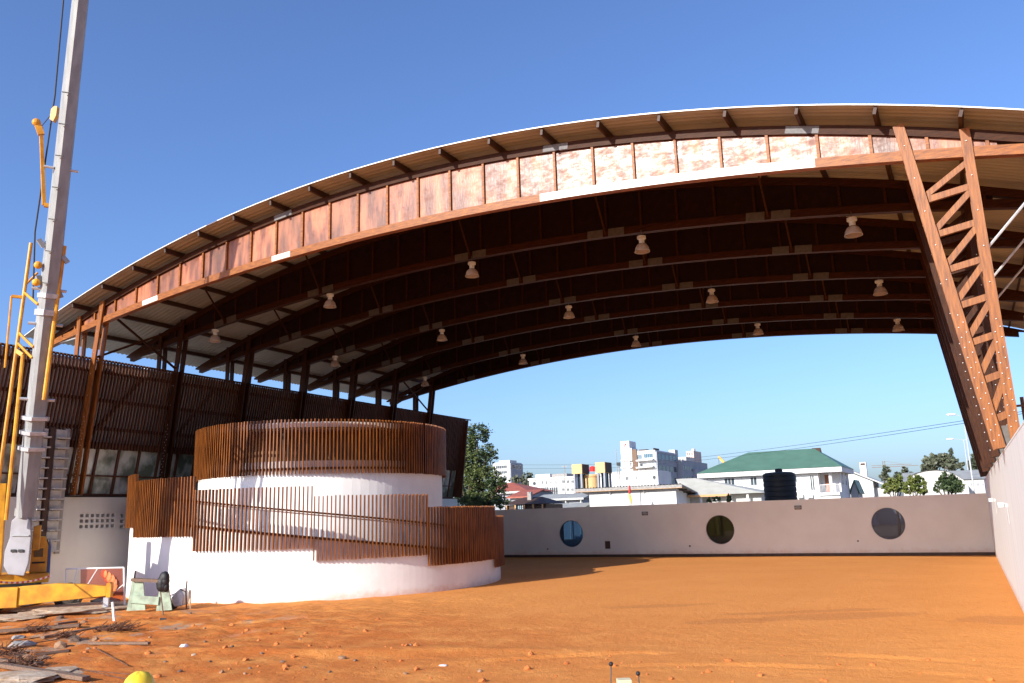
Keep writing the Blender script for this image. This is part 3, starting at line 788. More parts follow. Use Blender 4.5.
MB().tube([C0, C1], .075, 8).build('side_rail', M['yellow'], crane)
for t, w_ in ((.562, 1), (.50, .8)):
    MB().bar(bp_(t, -.3, .05), bp_(t + .012, -.5 * w_, .05), .1, .16).build('lug', M['boom'], b1)
    MB().bar(bp_(t - .012, .3, .05), bp_(t - .022, .5 * w_, .05), .1, .16).build('lug', M['boom'], b1)
for t in (.53, .50): MB().sphere(bp_(t, -.42, .1), .14, 8).build('sheave', M['yellow'], b1)
# anti-two-block arm hinged out from the boom
H0 = atD(44, 205, 28.6); H1 = atD(41, 127, 28.4)
g = MB(); g.bar(H0, H1, .12, .12); g.bar(H1 + (H1 - H0) * -.10, H1 + bs * -.16 + Vector((0, 0, .2)), .15, .22)
g.sphere(H1 + bs * -.16 + Vector((0, 0, .15)), .15, 8); g.bar(H0, H0 + bs * .35, .14, .14); g.build('hook_arm', M['yellow'], crane)
g = MB(); g.poly([atD(x, y, 28.2) for x, y in ((51, 109), (54, 106), (57, 106), (56, 115), (53, 121), (49.5, 119))], E2 * .2); g.build('head_sheave', M['yellow'], crane)
MB().tube([atD(67, -40, 28.0), atD(55, 95, 28.3), atD(35, 232, 28.9), atD(33, 300, 29.2)], .028, 6).build('hoist_cable', M['cable'], crane)
MB().tube([atD(41, 127, 28.4), atD(50, 116, 28.2)], .015, 5).build('arm_cable', M['cable'], crane)
for k in range(7):
    t = .50 + .055 * k
    MB().bar(bp_(t, -.24, .34), bp_(t, .02, .40), .05, .03, bdir).build('wear_pad', M['plate_dull'], b1)
# superstructure and carrier, seen from the side beam
CE1, CE2 = axes(56)
def cb(mb, s0, s1, d0, d1, z0, z1):    # box in crane axes: s along the image, d away from the camera
    vs = []
    for z in (z0, z1):
        for a, b in ((s0, d0), (s1, d0), (s1, d1), (s0, d1)):
            p = Vector((BA.x, BA.y, 0)) + CE1 * a + CE2 * b; vs.append((p.x, p.y, z))
    return mb.add(vs, [(3, 2, 1, 0), (4, 5, 6, 7), (0, 1, 5, 4), (1, 2, 6, 5), (2, 3, 7, 6), (3, 0, 4, 7)])
def cbp(pts, d0, d1):                  # side profile (s,z) extruded in depth
    g = MB(); q = [Vector((BA.x, BA.y, 0)) + CE1 * s + CE2 * d0 + Vector((0, 0, z)) for s, z in pts]
    return g.poly(q, CE2 * (d1 - d0))
cb(MB(), -3.6, .95, .35, 2.6, 1.05, 1.38).build('turntable', M['yellow'], crane, bevel=.03)
cb(MB(), -3.4, .7, .3, 2.5, .92, 1.04).build('slew_ring', M['black'], crane)
cabp = cbp([(.30, 1.38), (.86, 1.38), (.86, 2.35), (.74, 2.66), (.34, 2.68)], .6, 2.3).build('cab', M['yellow'], crane, bevel=.04)
cbp([(.40, 1.95), (.70, 1.95), (.70, 2.25), (.40, 2.25)], .583, .592).build('cab_window', M['dkglass'], cabp)
cbp([(.36, 1.72), (.78, 1.72), (.78, 1.78), (.36, 1.78)], .583, .592).build('cab_vent', M['black'], cabp)
cbp([(.865, 1.2), (.96, 1.25), (.94, 2.3), (.865, 2.6)], .62, 2.28).build('cab_side', M['blue'], cabp)
cbp([(.32, 2.2), (.58, 2.2), (.58, 3.1), (.34, 3.05)], .2, .55).build('lift_bracket', M['yellow'], crane, bevel=.03)
cbp([(-.55, 1.38), (-.9, 1.38), (-.9, 4.6), (-.62, 4.6)], .2, .6).build('lift_bracket', M['yellow'], crane, bevel=.03)
cb(MB(), -6.5, .9, .4, 2.4, .35, .9).build('chassis', M['yellow'], crane, bevel=.02)
CE1, CE2 = axes(40)
ob = cbp([(-6.0, .30), (.2, .30), (.2, .98), (-6.0, .98)], -.55, -.1).build('outrigger', M['yellow'], crane, bevel=.02)
cbp([(.20, .36), (3.05, .55), (3.05, .88), (2.3, .98), (1.4, 1.05), (.2, 1.0)], -.5, -.15).build('beam_tip', M['yellow'], ob, bevel=.02)
cbp([(3.051, .5), (3.2, .5), (3.2, .95), (3.13, 1.02), (3.051, .98)], -.52, -.12).build('beam_cap', M['yellow'], ob)
cb(MB(), 2.95, 3.12, -.42, -.24, .06, .5).build('jack_leg', M['galv'], ob)
cb(MB(), 2.7, 3.4, -.65, -.02, .0, .07).build('jack_pad', M['postwood'], ob)
CE1, CE2 = axes(50)
for s in (1.55, -.9, -2.5):
    c = Vector((BA.x, BA.y, .48)) + CE1 * s + CE2 * .75
    wh = MB().tube([c, c + CE2 * .4], .48, 22).build('wheel', M['black'], crane)
    MB().tube([c - CE2 * .012, c + CE2 * .1], .25, 16).build('rim', M['plate_dull'], wh)
cb(MB(), 1.0, 2.4, 1.2, 2.0, .62, .75).build('axle_frame', M['brown'], crane)

# ------------------------------------------------------------------ site clutter by the ramp
def gz(x, y):
    hit, loc, nrm, idx = GROUND.ray_cast(Vector((x, y, 5)), Vector((0, 0, -1)))
    return loc.z if hit else 0.0
def gpt(px, py):
    p = atZ(px, py); p.z = gz(p.x, p.y); return p
bar = thing('barrier', 'white framed barrier with orange mesh beside the crane beam', 'barrier', gpt(112, 606))
D_ = 31.5
p0, p1, p2, p3 = [atD(x, y, D_) for x, y in ((66, 569), (124, 567.5), (125, 604), (66, 600))]
q0, q1 = atD(70, 574, D_ + 1.6), atD(92, 572, D_ + 1.6)
g = MB(); g.tube([p0, p1], .03, 6); g.tube([p1, (p2.x, p2.y, gz(p2.x, p2.y))], .035, 6); g.tube([p0, p3], .03, 6)
g.tube([lerp(p0, p1, .2), lerp(p3, p2, .05)], .025, 6); g.tube([lerp(p0, p1, .55), lerp(p3, p2, .2)], .02, 6); g.tube([lerp(p3, p2, .6), lerp(p1, p2, .45)], .02, 6)
g.build('frame', M['whitep'], bar)
MB().add([lerp(p0, p1, .25), p1 + Vector((0, 0, -.03)), lerp(p1, p2, .93), lerp(p0, p3, .9) + (p1 - p0) * .25], [(0, 1, 2, 3)]).build('mesh_panel', M['net'], bar)
g = MB(); a = atD(97, 574, D_ - .03); 
for i in range(9):
    u = i / 8; g.sphere(atD(104 + 9 * math.sin(u * 3) , 574 + 24 * u, D_ + .05), .16 + .07 * math.sin(5 * u), 6, (1.2, .25, 1))
g.build('orange_mesh', M['orange'], bar)

ben = thing('work_bench', 'pale green steel trestle bench standing before the white ramp wall', 'bench', gpt(150, 606))
d0 = 30.4
def A(px, py, dd=0): return atD(px, py, d0 + dd)
for (xa, xb, ta, tb) in ((126.5, 146, 132, 143.5), (156, 172.5, 160.5, 168)):
    pts = [A(xa, 611), A(xb, 610), A(tb, 580), A(ta, 580)]
    g = MB(); g.poly([pts[0], lerp(pts[0], pts[1], .22), lerp(pts[3], pts[2], .2), pts[3]], E2 * .07)
    g.poly([lerp(pts[0], pts[1], .23), lerp(pts[0], pts[1], .96), lerp(pts[3], pts[2], .95), lerp(pts[3], pts[2], .22)], E2 * .05)
    g.build('leg_frame', M['mint'], ben)
    p = lerp(pts[0], pts[1], .3) + E2 * .75
    MB().bar(p, lerp(pts[3], pts[2], .5) + E2 * .1, .08, .08).build('back_leg', M['mint'], ben)
g = MB(); g.poly([A(129, 603, -.06), A(158, 605, -.06), A(159, 597, -.06), A(130, 595, -.06)], E2 * .055); g.build('board', M['mint'], ben)
MB().bar(A(133, 579.5, .05), A(162, 581, .05), .35, .10).build('top_board', M['oldwood'], ben)
MB().tube([A(134, 580, .05), A(135.5, 571, .05)], .03, 6).build('vice', M['black'], ben)
jk = MB()
for i in range(14):
    u = random.random(); jk.sphere(A(163.5 + random.uniform(-3.2, 3.2) * (.5 + u * .5), 577 + 12 * u, -.02), .13 + .06 * random.random(), 6, (1, .8, 1.2))
o = tag(jk.build('jacket', M['blackp'], None, True), 'black cloth hanging over the right end of the green bench', 'jacket')
whb = thing('wheelbarrow', 'grey tipped wheelbarrow between the green bench and the white ramp wall', 'wheelbarrow', gpt(180, 607))
g = MB()
tr = [A(170, 597, .4), A(180, 588.5, .4), A(184, 596, .4), A(182, 606, .4), A(174, 607, .4)]
g.poly(tr, E2 * .6); g.build('tray', M['galv'], whb, bevel=.04)
MB().tube([A(180, 589, .45), A(186, 592, .45), A(187, 581, .45)], .025, 6).build('handle', M['rust'], whb)
MB().tube([A(186, 592, .5), A(186.5, 609, .5)], .025, 6).build('leg', M['rust'], whb)
c = A(172, 604, .55); MB().tube([c, c + E2 * .12], .2, 14).build('wheel', M['black'], whb)
def stake(px, py0, py1, label, m_, dx=0, wd=.06, name='stake'):
    b = gpt(px, py1); dep = b.dot(E2); t_ = atD(px + dx, py0, dep)
    return tag(MB().bar(b - Vector((0, 0, .1)), t_, wd, wd).build(name, M[m_], None, bevel=.006), label, 'stake')
stake(190, 590, 609, 'raw timber stake at the foot of the white wall, right of the wheelbarrow', 'postwood')
stake(114.5, 602, 624, 'pale timber stake standing below the tip of the yellow crane beam', 'whitep', -2)
stake(316, 592, 599.5, 'dark peg in front of the white ramp wall', 'oldwood', 0, .05)
stake(278, 594, 600, 'thin grey peg against the white ramp wall, left of the dark peg', 'concrete', 0, .035)
sp_ = thing('spade', 'spade standing upright with dark blade in the orange soil before the bench', 'spade', gpt(163, 624))
b = gpt(163, 621); dep = b.dot(E2); t_ = atD(160.5, 592, dep)
MB().tube([b + Vector((0, 0, .15)), t_], .02, 6).build('handle', M['oldwood'], sp_)
g = MB(); g.poly([atD(160, 618, dep), atD(166, 618, dep), atD(167, 624, dep), atD(163, 626.5, dep), atD(159, 624, dep)], E2 * .03); g.build('blade', M['blackp'], sp_)
tp = MB(); a = atD(-6, 581.5, 27.2); b = atD(52, 575.5, 30.0); n = 22
odd = MB()
for i in range(n):
    p, q = lerp(a, b, i / n), lerp(a, b, (i + 1) / n)
    sag = lambda u: Vector((0, 0, -.12 * math.sin(PI * u)))
    (tp if i % 2 else odd).bar(p + sag(i / n), q + sag((i + 1) / n), .006, .06)
tape = tag(tp.build('barrier_tape', M['whitep']), 'red and white barrier tape strung in front of the crane', 'tape')
odd.build('red_band', M['tape'], tape)

# planks, rods and slabs lying on the left foreground
def plank(pa, pb, wd, th, label, m_='oldwood', name='timber_plank', lift=.03):
    a, b = gpt(*pa), gpt(*pb); a.z += th / 2 + lift; b.z += th / 2 + lift
    return tag(MB().bar(a, b, wd, th).build(name, M[m_], None, bevel=.008), label, 'plank' if 'plank' in name else 'rod')
plank((-6, 634), (80, 629), .32, .07, 'broad grey plank lying below the crane, farthest of the loose timbers')
plank((42, 640), (107, 629), .16, .07, 'weathered plank running towards the dark twig heap')
plank((78, 645.5), (149, 648.5), .10, .06, 'thin weathered plank alone on the soil, right of the rubble')
plank((-8, 669), (86, 683), .17, .08, 'long brown plank in the bottom left corner, over the pale rubble')
plank((-8, 661), (40, 668), .16, .07, 'short grey plank above the long brown one in the bottom left corner')
plank((56, 627), (76, 624), .15, .06, 'short plank end lying on the pale slab edge')
plank((36, 655), (70, 653), .14, .05, 'dark rotten plank half sunk in the soil, left of the thin plank', 'brown')
rods = [((30, 668), (135, 676)), ((0, 650), (60, 641)), ((60, 672), (112, 690)), ((95, 651), (128, 668)), ((10, 643), (88, 633)), ((70, 668), (150, 686))]
for i, (a, b) in enumerate(rods):
    plank(a, b, .022, .022, ['thin rusty rod from the pale rubble towards the hard hat', 'thin rusty rod beside the grey stones at the left edge', 'thin rusty rod slanting to the bottom edge left of the hard hat', 'bent rusty rod end just above the hard hat', 'thin rusty rod lying along the broad grey plank', 'rusty rod lying left of the hard hat, nearest it'][i], 'rust', 'steel_rod', .02)
def rock(px, py, r, label, m_='pale_concrete', flat=.55, cat='stone', name='stone', grp=None, n=2):
    p = gpt(px, py); bm = bmesh.new(); bmesh.ops.create_icosphere(bm, subdivisions=n, radius=1)
    sd = Vector((px * .37, py * .53, 0))
    for v in bm.verts:
        k = 1 + .45 * noise.noise(v.co * 1.3 + sd) + .2 * noise.noise(v.co * 3.1 + sd)
        v.co = Vector((v.co.x * r * k * 1.25, v.co.y * r * k, v.co.z * r * k * flat))
    me = bpy.data.meshes.new(name); bm.to_mesh(me); bm.free(); me.materials.append(M[m_])
    o = bpy.data.objects.new(name, me); COL.objects.link(o); o.location = p + Vector((0, 0, r * flat * .35)); o.rotation_euler = (0, 0, random.uniform(0, 6))
    return tag(o, label, cat, grp)
rock(184, 647.5, .085, 'small white block on the orange soil, left of centre foreground', 'whitep', .8)
rock(193.5, 656, .04, 'tiny white stone just right of the small white block', 'pale_concrete', .8)
rock(443, 665, .07, 'flat pale scrap lying on the soil in the centre foreground', 'whitep', .3)
rock(22, 648, .26, 'grey concrete lump below the broad plank at the left edge', 'concrete', .5)
rock(18, 637, .17, 'light grey stone at the end of the broad plank', 'concrete', .5)
rock(52, 674, .55, 'low mound of pale broken concrete under the long brown plank', 'pale_concrete', .16, 'rubble', 'rubble_mound', None, 3)
rock(20, 682, .7, 'low mound of pale broken concrete in the bottom left corner', 'pale_concrete', .14, 'rubble', 'rubble_mound', None, 3)
rock(75, 612, 1.5, 'long pale hump of cement dust under the crane beam', 'pale_concrete', .09, 'rubble', 'rubble_mound', None, 3)
rock(10, 606, 1.2, 'pale flat slab in the crane shadow at the left edge, upper one', 'pale_concrete', .10, 'slab', 'concrete_slab', None, 3)
rock(8, 619, .9, 'pale flat slab in the crane shadow at the left edge, lower one', 'pale_concrete', .10, 'slab', 'concrete_slab', None, 3)
rock(105, 606, .45, 'grey concrete block under the tip of the crane beam', 'concrete', .5)
for px, py, r in [(60, 646, .16), (74, 640, .14), (44, 660, .12), (96, 641, .10), (28, 656, .12), (66, 652, .09), (88, 651, .06), (12, 666, .14), (84, 624, .1), (60, 618, .12), (205, 642, .05), (175, 628, .05), (190, 615, .07), (150, 640, .05), (232, 650, .05), (222, 673, .06), (245, 674, .04), (250, 668, .04), (262, 655, .05), (342, 659, .08), (355, 661, .05), (405, 674, .05), (305, 668, .04), (480, 672, .05), (300, 640, .04), (410, 648, .05), (180, 671, .05), (165, 662, .04), (210, 662, .04), (282, 662, .05), (330, 672, .04), (520, 660, .04), (205, 629, .05)]:
    rock(px, py, r, 'small brown stone or soil lump scattered on the foreground soil', 'clod' if random.random() < .6 else 'oldwood', .7, 'stone', 'stone', 'small stones scattered on the foreground', 1)
M['soil_lump'] = mat('orange_soil_lump', (.56, .19, .045), .95, (.40, .12, .03), 9, bump=.4)
rl = random.Random(21)
for _ in range(95):
    px = rl.uniform(60, 1000) if rl.random() < .45 else rl.uniform(60, 420); py = rl.uniform(618, 682) if px < 430 else rl.uniform(655, 682)
    rock(px, py, rl.choice((.025, .03, .04, .05, .07)), 'small clod of orange soil lying on the foreground ground', 'soil_lump', .75, 'soil clod', 'soil_clod', 'orange soil clods on the foreground', 1)
def twigs(px, py, n, L, label, spread=.35):
    c = gpt(px, py); g = MB()
    for i in range(n):
        a = random.uniform(0, 2 * PI); el = random.uniform(-.1, .6); l = L * random.uniform(.4, 1)
        p = c + Vector((random.gauss(0, spread), random.gauss(0, spread * .7), random.uniform(.01, .12)))
        q = p + Vector((math.cos(a) * math.cos(el), math.sin(a) * math.cos(el), math.sin(el))) * l
        mid = (p + q) / 2 + Vector((random.gauss(0, .05),) * 3)
        g.tube([p, mid, q], [.014, .010, .005], 4)
    return tag(g.build('twig_heap', M['rust']), label, 'twigs')
twigs(116, 632, 150, .38, 'dark heap of brushwood on the soil below the pale stake', .3)
twigs(23, 667, 110, .4, 'dark twigs caught between the planks in the bottom left corner', .22)
twigs(5, 655, 60, .5, 'grey twigs at the left edge beside the concrete lump', .25)
twigs(36, 632, 70, .4, 'dark brush lying along the broad grey plank', .22)
twigs(64, 640, 60, .3, 'small brush pile between the planks, left of the big dark heap', .16)

# control console with two ball levers at the bottom edge
pc = atD(624, 679, 7.0)
con = thing('control_console', 'cream control console with two ball-topped levers at the bottom edge', 'console', (pc.x, pc.y, 0))
ax = Vector((pc.x, pc.y, 0)); 
def cbox(s0, s1, d0, d1, z0, z1): 
    vs = []
    for z in (z0, z1):
        for a, b in ((s0, d0), (s1, d0), (s1, d1), (s0, d1)):
            p = ax + E1 * a + E2 * b; vs.append((p.x, p.y, z))
    return MB().add(vs, [(3, 2, 1, 0), (4, 5, 6, 7), (0, 1, 5, 4), (1, 2, 6, 5), (2, 3, 7, 6), (3, 0, 4, 7)])
g0 = gz(pc.x, pc.y)
cbox(-.058, .058, -.05, .06, pc.z - .16, pc.z).build('switch_box', M['cream'], con, bevel=.008)
cbox(-.16, .19, -.12, .14, pc.z - .30, pc.z - .17).build('lever_plate', M['blackp'], con, bevel=.01)
cbox(-.10, .12, -.08, .10, g0 - .02, pc.z - .31).build('pedestal', M['yellow'], con, bevel=.01)
for px, py, bx in ((611, 664, -.115), (638, 673.5, .125)):
    k_ = atD(px, py, 7.0); bs_ = ax + E1 * bx + Vector((0, 0, pc.z - .17))
    lv = MB().tube([bs_, k_], .0055, 8).build('lever', M['plate_dull'], con)
    MB().sphere(k_, .018, 10).build('knob', M['blackp'], lv, True)
for s in (-.03, .035):
    p = ax + E1 * s + E2 * -.052 + Vector((0, 0, pc.z - .03)); MB().sphere(p, .008, 6).build('button', M['red'], con)

# ------------------------------------------------------------------ person in a hard hat, mostly below the frame
ph = atD(139.6, 672, 7.0)
def person():
    gx, gy = ph.x, ph.y; g0 = gz(gx, gy) if True else 0; H = ph.z - g0
    t = thing('person', 'person in a yellow hard hat standing at the bottom edge, facing the court', 'person', (gx, gy, g0))
    S = (H - .03) / 1.75
    f = Vector((-.35, .94, 0)).normalized(); s = Vector((f.y, -f.x, 0)); base = Vector((gx, gy, g0))
    def q(a, b, z): return base + (s * a + f * b + Vector((0, 0, z))) * S
    def skin(name, pts, edges, rad, m_, root, par):
        me = bpy.data.meshes.new(name); me.from_pydata([tuple(p) for p in pts], edges, []); me.materials.append(M[m_])
        o = bpy.data.objects.new(name, me); COL.objects.link(o)
        md = o.modifiers.new('skin', 'SKIN'); md.use_smooth_shade = True
        sv = me.skin_vertices[0].data
        for i, r_ in enumerate(rad): sv[i].radius = (r_[0] * S, r_[1] * S) if isinstance(r_, tuple) else (r_ * S, r_ * S)
        sv[root].use_root = True
        sb = o.modifiers.new('sub', 'SUBSURF'); sb.levels = 2; sb.render_levels = 2
        if par: o.parent = par; o.matrix_parent_inverse = Matrix.Translation(parent_world(par)).inverted()
        return o
    P = []; Rd = []; E_ = []
    def v(p, r, link=None):
        P.append(p); Rd.append(r)
        if link is not None: E_.append((link, len(P) - 1))
        return len(P) - 1
    pel = v(q(0, 0, .95), (.15, .11)); ch = v(q(0, .01, 1.22), (.16, .11), pel); nb = v(q(0, 0, 1.43), (.09, .07), ch); nk = v(q(0, .02, 1.51), .055, nb)
    hd = v(q(0, .04, 1.62), (.078, .095), nk); v(q(0, .03, 1.70), (.07, .085), hd)
    for sg in (-1, 1):
        hip = v(q(.10 * sg, 0, .88), .095, pel); kn = v(q(.12 * sg, .02, .49), .062, hip); an = v(q(.13 * sg, -.01, .09), .042, kn); v(q(.15 * sg, .15, .04), (.04, .03), an)
        sh = v(q(.18 * sg, 0, 1.39), .06, nb); el = v(q(.25 * sg, -.02, 1.12), .044, sh); wr = v(q(.25 * sg, .10, .89), .03, el)
        pm = v(q(.245 * sg, .13, .83), (.036, .022), wr)
        for i in range(4):
            a = v(q((.245 + (i - 1.5) * .018) * sg, .155, .785 + abs(i - 1.3) * .006), .0085, pm); v(q((.245 + (i - 1.5) * .017) * sg, .165, .74 + abs(i - 1.3) * .008), .0075, a)
        a = v(q(.215 * sg, .15, .82), .011, pm); v(q(.205 * sg, .175, .785), .009, a)
    b = skin('body', P, E_, Rd, 'skin', pel, t)
    g = MB()
    for sg in (-1, 1): g.sphere(q(.032 * sg, .13, 1.615), .012 * S, 6)
    g.build('eyes', M['whitep'], b)
    g = MB(); g.sphere(q(0, .145, 1.585), .018 * S, 6, (.8, 1.2, 1.6))
    for sg in (-1, 1): g.sphere(q(.082 * sg, .03, 1.60), .026 * S, 6, (.5, .8, 1.2))
    g.build('nose_and_ears', M['skin'], b)
    g = MB(); g.sphere(q(0, .128, 1.54), .022 * S, 6, (1.4, .5, .35)); g.build('mouth', M['red'], b)
    P2 = []; 
    pts = [q(0, 0, .86), q(0, .01, 1.2), q(0, 0, 1.42), q(.185, 0, 1.40), q(.25, -.02, 1.13), q(-.185, 0, 1.40), q(-.25, -.02, 1.13)]
    skin('shirt', pts, [(0, 1), (1, 2), (2, 3), (3, 4), (2, 5), (5, 6)], [(.18, .135), (.185, .13), (.12, .09), .075, .062, .075, .062], 'shirt', 0, t)
    pts = [q(0, 0, .98), q(.105, 0, .86), q(.12, .02, .49), q(.13, -.01, .10), q(-.105, 0, .86), q(-.12, .02, .49), q(-.13, -.01, .10)]
    skin('trousers', pts, [(0, 1), (1, 2), (2, 3), (0, 4), (4, 5), (5, 6)], [(.155, .12), .112, .08, .068, .112, .08, .068], 'brown', 0, t)
    g = MB()
    for sg in (-1, 1): g.sphere(q(.15 * sg, .07, .05), .07 * S, 8, (.75, 1.9, .75))
    g.build('boots', M['blackp'], t, True)
    # hard hat: ribbed dome with a brim
    c = Vector((gx, gy, ph.z)) - Vector((0, 0, .155)); n = 40; vs = []; fs = []
    prof = [(0, .155), (.035, .152), (.07, .138), (.098, .108), (.116, .06), (.122, .02), (.124, 0), (.150, -.008), (.150, -.014), (.12, -.008)]
    for r_, z in prof:
        for k in range(n):
            a = 2 * PI * k / n; cx, sx = math.cos(a), math.sin(a)
            L = 1.18 if sx > 0 else 1.10
            rb = 0
            off = r_ * cx
            for c0 in (-.035, 0, .035): rb = max(rb, .007 * math.exp(-((off - c0) / .008) ** 2) if z > .03 else 0)
            rr = r_ * (1 + (.18 if z <= -.008 and sx > .3 else 0))
            p = c + s * (rr * cx) + f * (rr * sx * L) + Vector((0, 0, z + rb)); vs.append(p)
    for i in range(len(prof) - 1):
        for k in range(n): fs.append((i * n + k, i * n + (k + 1) % n, (i + 1) * n + (k + 1) % n, (i + 1) * n + k))
    MB().add(vs, fs).build('hard_hat', M['hat'], t, True)
person()

# ------------------------------------------------------------------ trees
def crown(name, clumps, n, size, m_, parent, seed=1, tone=(0, 1)):
    rnd = random.Random(seed); vs = []; fs = []; tn = []
    vol = [c[1] * c[2] * c[3] for c in clumps]; tot = sum(vol)
    for c, vv in zip(clumps, vol):
        c0, rx, ry, rz = c; k = max(12, int(n * vv / tot)); base = rnd.uniform(.15, .75)
        # leaves gather in small sprays inside the clump
        sprays = []
        for _ in range(max(6, k // 16)):
            d = Vector((rnd.gauss(0, 1), rnd.gauss(0, 1), rnd.gauss(0, 1))).normalized() * (rnd.uniform(.25, 1.12) ** .6)
            sprays.append((Vector((d.x * rx, d.y * ry, d.z * rz)), rnd.uniform(-.22, .22)))
        for _ in range(k):
            sp, tv = rnd.choice(sprays)
            p = c0 + sp + Vector((rnd.gauss(0, 1) * rx, rnd.gauss(0, 1) * ry, rnd.gauss(0, 1) * rz)) * .13
            s_ = size * rnd.uniform(.6, 1.3)
            u = Vector((rnd.gauss(0, 1), rnd.gauss(0, 1), rnd.gauss(0, .6))).normalized(); w_ = u.cross(Vector((rnd.gauss(0, 1), rnd.gauss(0, 1), rnd.gauss(0, 1)))).normalized()
            o = len(vs); vs += [p - u * s_, p + w_ * s_ * .5, p + u * s_, p - w_ * s_ * .5]; fs.append((o, o + 1, o + 2, o + 3))
            tn.append(min(1, max(0, base + tv + rnd.gauss(0, .15))))
    me = bpy.data.meshes.new(name); me.from_pydata([tuple(v) for v in vs], [], fs); me.materials.append(M[m_])
    at = me.attributes.new('tone', 'FLOAT', 'FACE'); at.data.foreach_set('value', tn)
    o = bpy.data.objects.new(name, me); COL.objects.link(o); o.parent = parent; o.matrix_parent_inverse = Matrix.Translation(parent_world(parent)).inverted()
    return o
def tree(label, base, clumps, n, size, m_, tr=.25, name='leafy_tree', seed=1, group=None):
    t = thing(name, label, 'tree', base, group)
    g = MB(); top = max(c[0].z for c in clumps); low = min(c[0].z for c in clumps)
    b = Vector(base); fork = b + Vector((0, 0, (low - b.z) * .75))
    g.tube([b - Vector((0, 0, .2)), lerp(b, fork, .5) + Vector((.08, .05, 0)), fork], [tr, tr * .8, tr * .65], 8)
    for c in clumps:
        mid = lerp(fork, c[0], .5) + Vector((0, 0, -.12 * (c[0] - fork).length))
        g.tube([fork, mid, c[0]], [tr * .5, tr * .32, tr * .1], 6)
    g.build('trunk', M['bark'], t, True)
    crown('crown', clumps, n, size, m_, t, seed)
    return t
def pxclumps(lst, Y, ry=1.0):
    """(px, py, half width px, half height px, depth shift) -> clumps at their own distance"""
    out_ = []
    for px, py, hx, hy, dy in lst:
        c = atY(px, py, Y + dy); k = (atY(px + hx, py, Y + dy) - c).length; kz = abs((atY(px, py - hy, Y + dy) - c).z)
        out_.append((c, k * .9, k * ry, kz))
    return out_
def base_of(px, Y): p = atY(px, 505, Y); return (p.x, p.y, 0)
tree('tall broad green tree just behind the end of the slatted gallery', base_of(472, 68),
     pxclumps([(478, 434, 12, 10, 0), (466, 445, 12, 10, .5), (486, 452, 10, 8, -.5), (470, 462, 16, 12, 0), (492, 458, 5, 4, 0), (482, 478, 18, 11, 0), (462, 484, 14, 14, 1), (497, 487, 11, 9, -.6), (478, 500, 20, 10, 0), (504, 482, 7, 5, 0), (496, 503, 12, 6, 0), (456, 464, 8, 12, 0)], 68, 1.1), 15000, .14, 'leaf_mid', .3, seed=3)
tree('dark green trees on the skyline beside the far grey tower', base_of(526, 235), pxclumps([(527, 478, 6, 6, 0), (520, 484, 8, 8, 3), (531, 486, 6, 6, 0)], 235), 900, .55, 'leaf_far', .3, seed=5)
tree('wide grey-green tree on the right skyline behind the arched shed', base_of(938, 200), pxclumps([(931, 463, 9, 7, 0), (942, 460, 9, 7, 2), (951, 464, 8, 6, 0), (952, 456, 3, 7, 0), (925, 468, 6, 4, 0), (961, 466, 5, 4, 0)], 200), 2400, .5, 'leaf_far', .4, seed=6)
tree('grey-green tree on the skyline between the lamp posts and the timber column', base_of(977, 190), pxclumps([(976, 460, 7, 8, 0), (982, 455, 5, 6, 1), (972, 466, 5, 5, 0)], 190), 1200, .5, 'leaf_far', .4, seed=7)
tree('small dark tree on the skyline right of the chimney house', base_of(886, 240), pxclumps([(886, 470, 4, 4, 0), (884, 476, 5, 4, 0)], 240), 500, .5, 'leaf_far', .3, seed=8)
tree('low dark tree on the skyline left of the arched shed', base_of(905, 230), pxclumps([(905, 471, 5, 3.5, 0), (899, 475, 6, 3, 0), (911, 474, 4, 3, 0)], 230), 600, .5, 'leaf_far', .3, seed=9)
tree('yellow-green tree behind the rear wall beside the chimney house', base_of(896, 84), pxclumps([(886, 487, 4, 4, 0), (891, 482, 4.5, 4.5, .4), (899, 481, 5, 5, 0), (895, 488, 7, 4, -.5), (903, 486, 3.5, 4, .3), (888, 491, 5, 3, .2)], 84), 2300, .13, 'leaf_lime', .15, seed=10)
tree('yellow-green tree behind the rear wall in front of the arched shed', base_of(915, 82), pxclumps([(906, 486, 4, 4, 0), (911, 481, 5, 5, 0), (919, 480, 5, 5, .5), (916, 487, 7, 4.5, 0), (924, 485, 4, 4, 0), (908, 491, 6, 3, .3), (922, 491, 6, 3, 0)], 82), 2600, .13, 'leaf_lime', .15, seed=11)
tree('round dark green bushy tree behind the rear wall before the lamp posts', base_of(949, 80), pxclumps([(947, 478, 7, 6, 0), (954, 480, 6, 5, .4), (941, 483, 5.5, 5, 0), (949, 486, 9, 5, -.4), (960, 485, 5, 4.5, 0), (937, 488, 5, 4, .3), (957, 490, 8, 3.5, 0)], 80), 3600, .11, 'leaf_dark', .2, seed=12)
tree('small leafy shrub showing over the rear wall below the pale hip roof', base_of(712, 66), pxclumps([(710, 500, 4, 3, 0), (717, 499, 3.5, 3, 0)], 66), 400, .09, 'leaf_lime', .05, 'shrub', 13)
tree('slim shrub showing over the rear wall left of the black water tank', base_of(729, 66), pxclumps([(729, 498, 3, 4.5, 0)], 66), 250, .09, 'leaf', .04, 'shrub', 14)

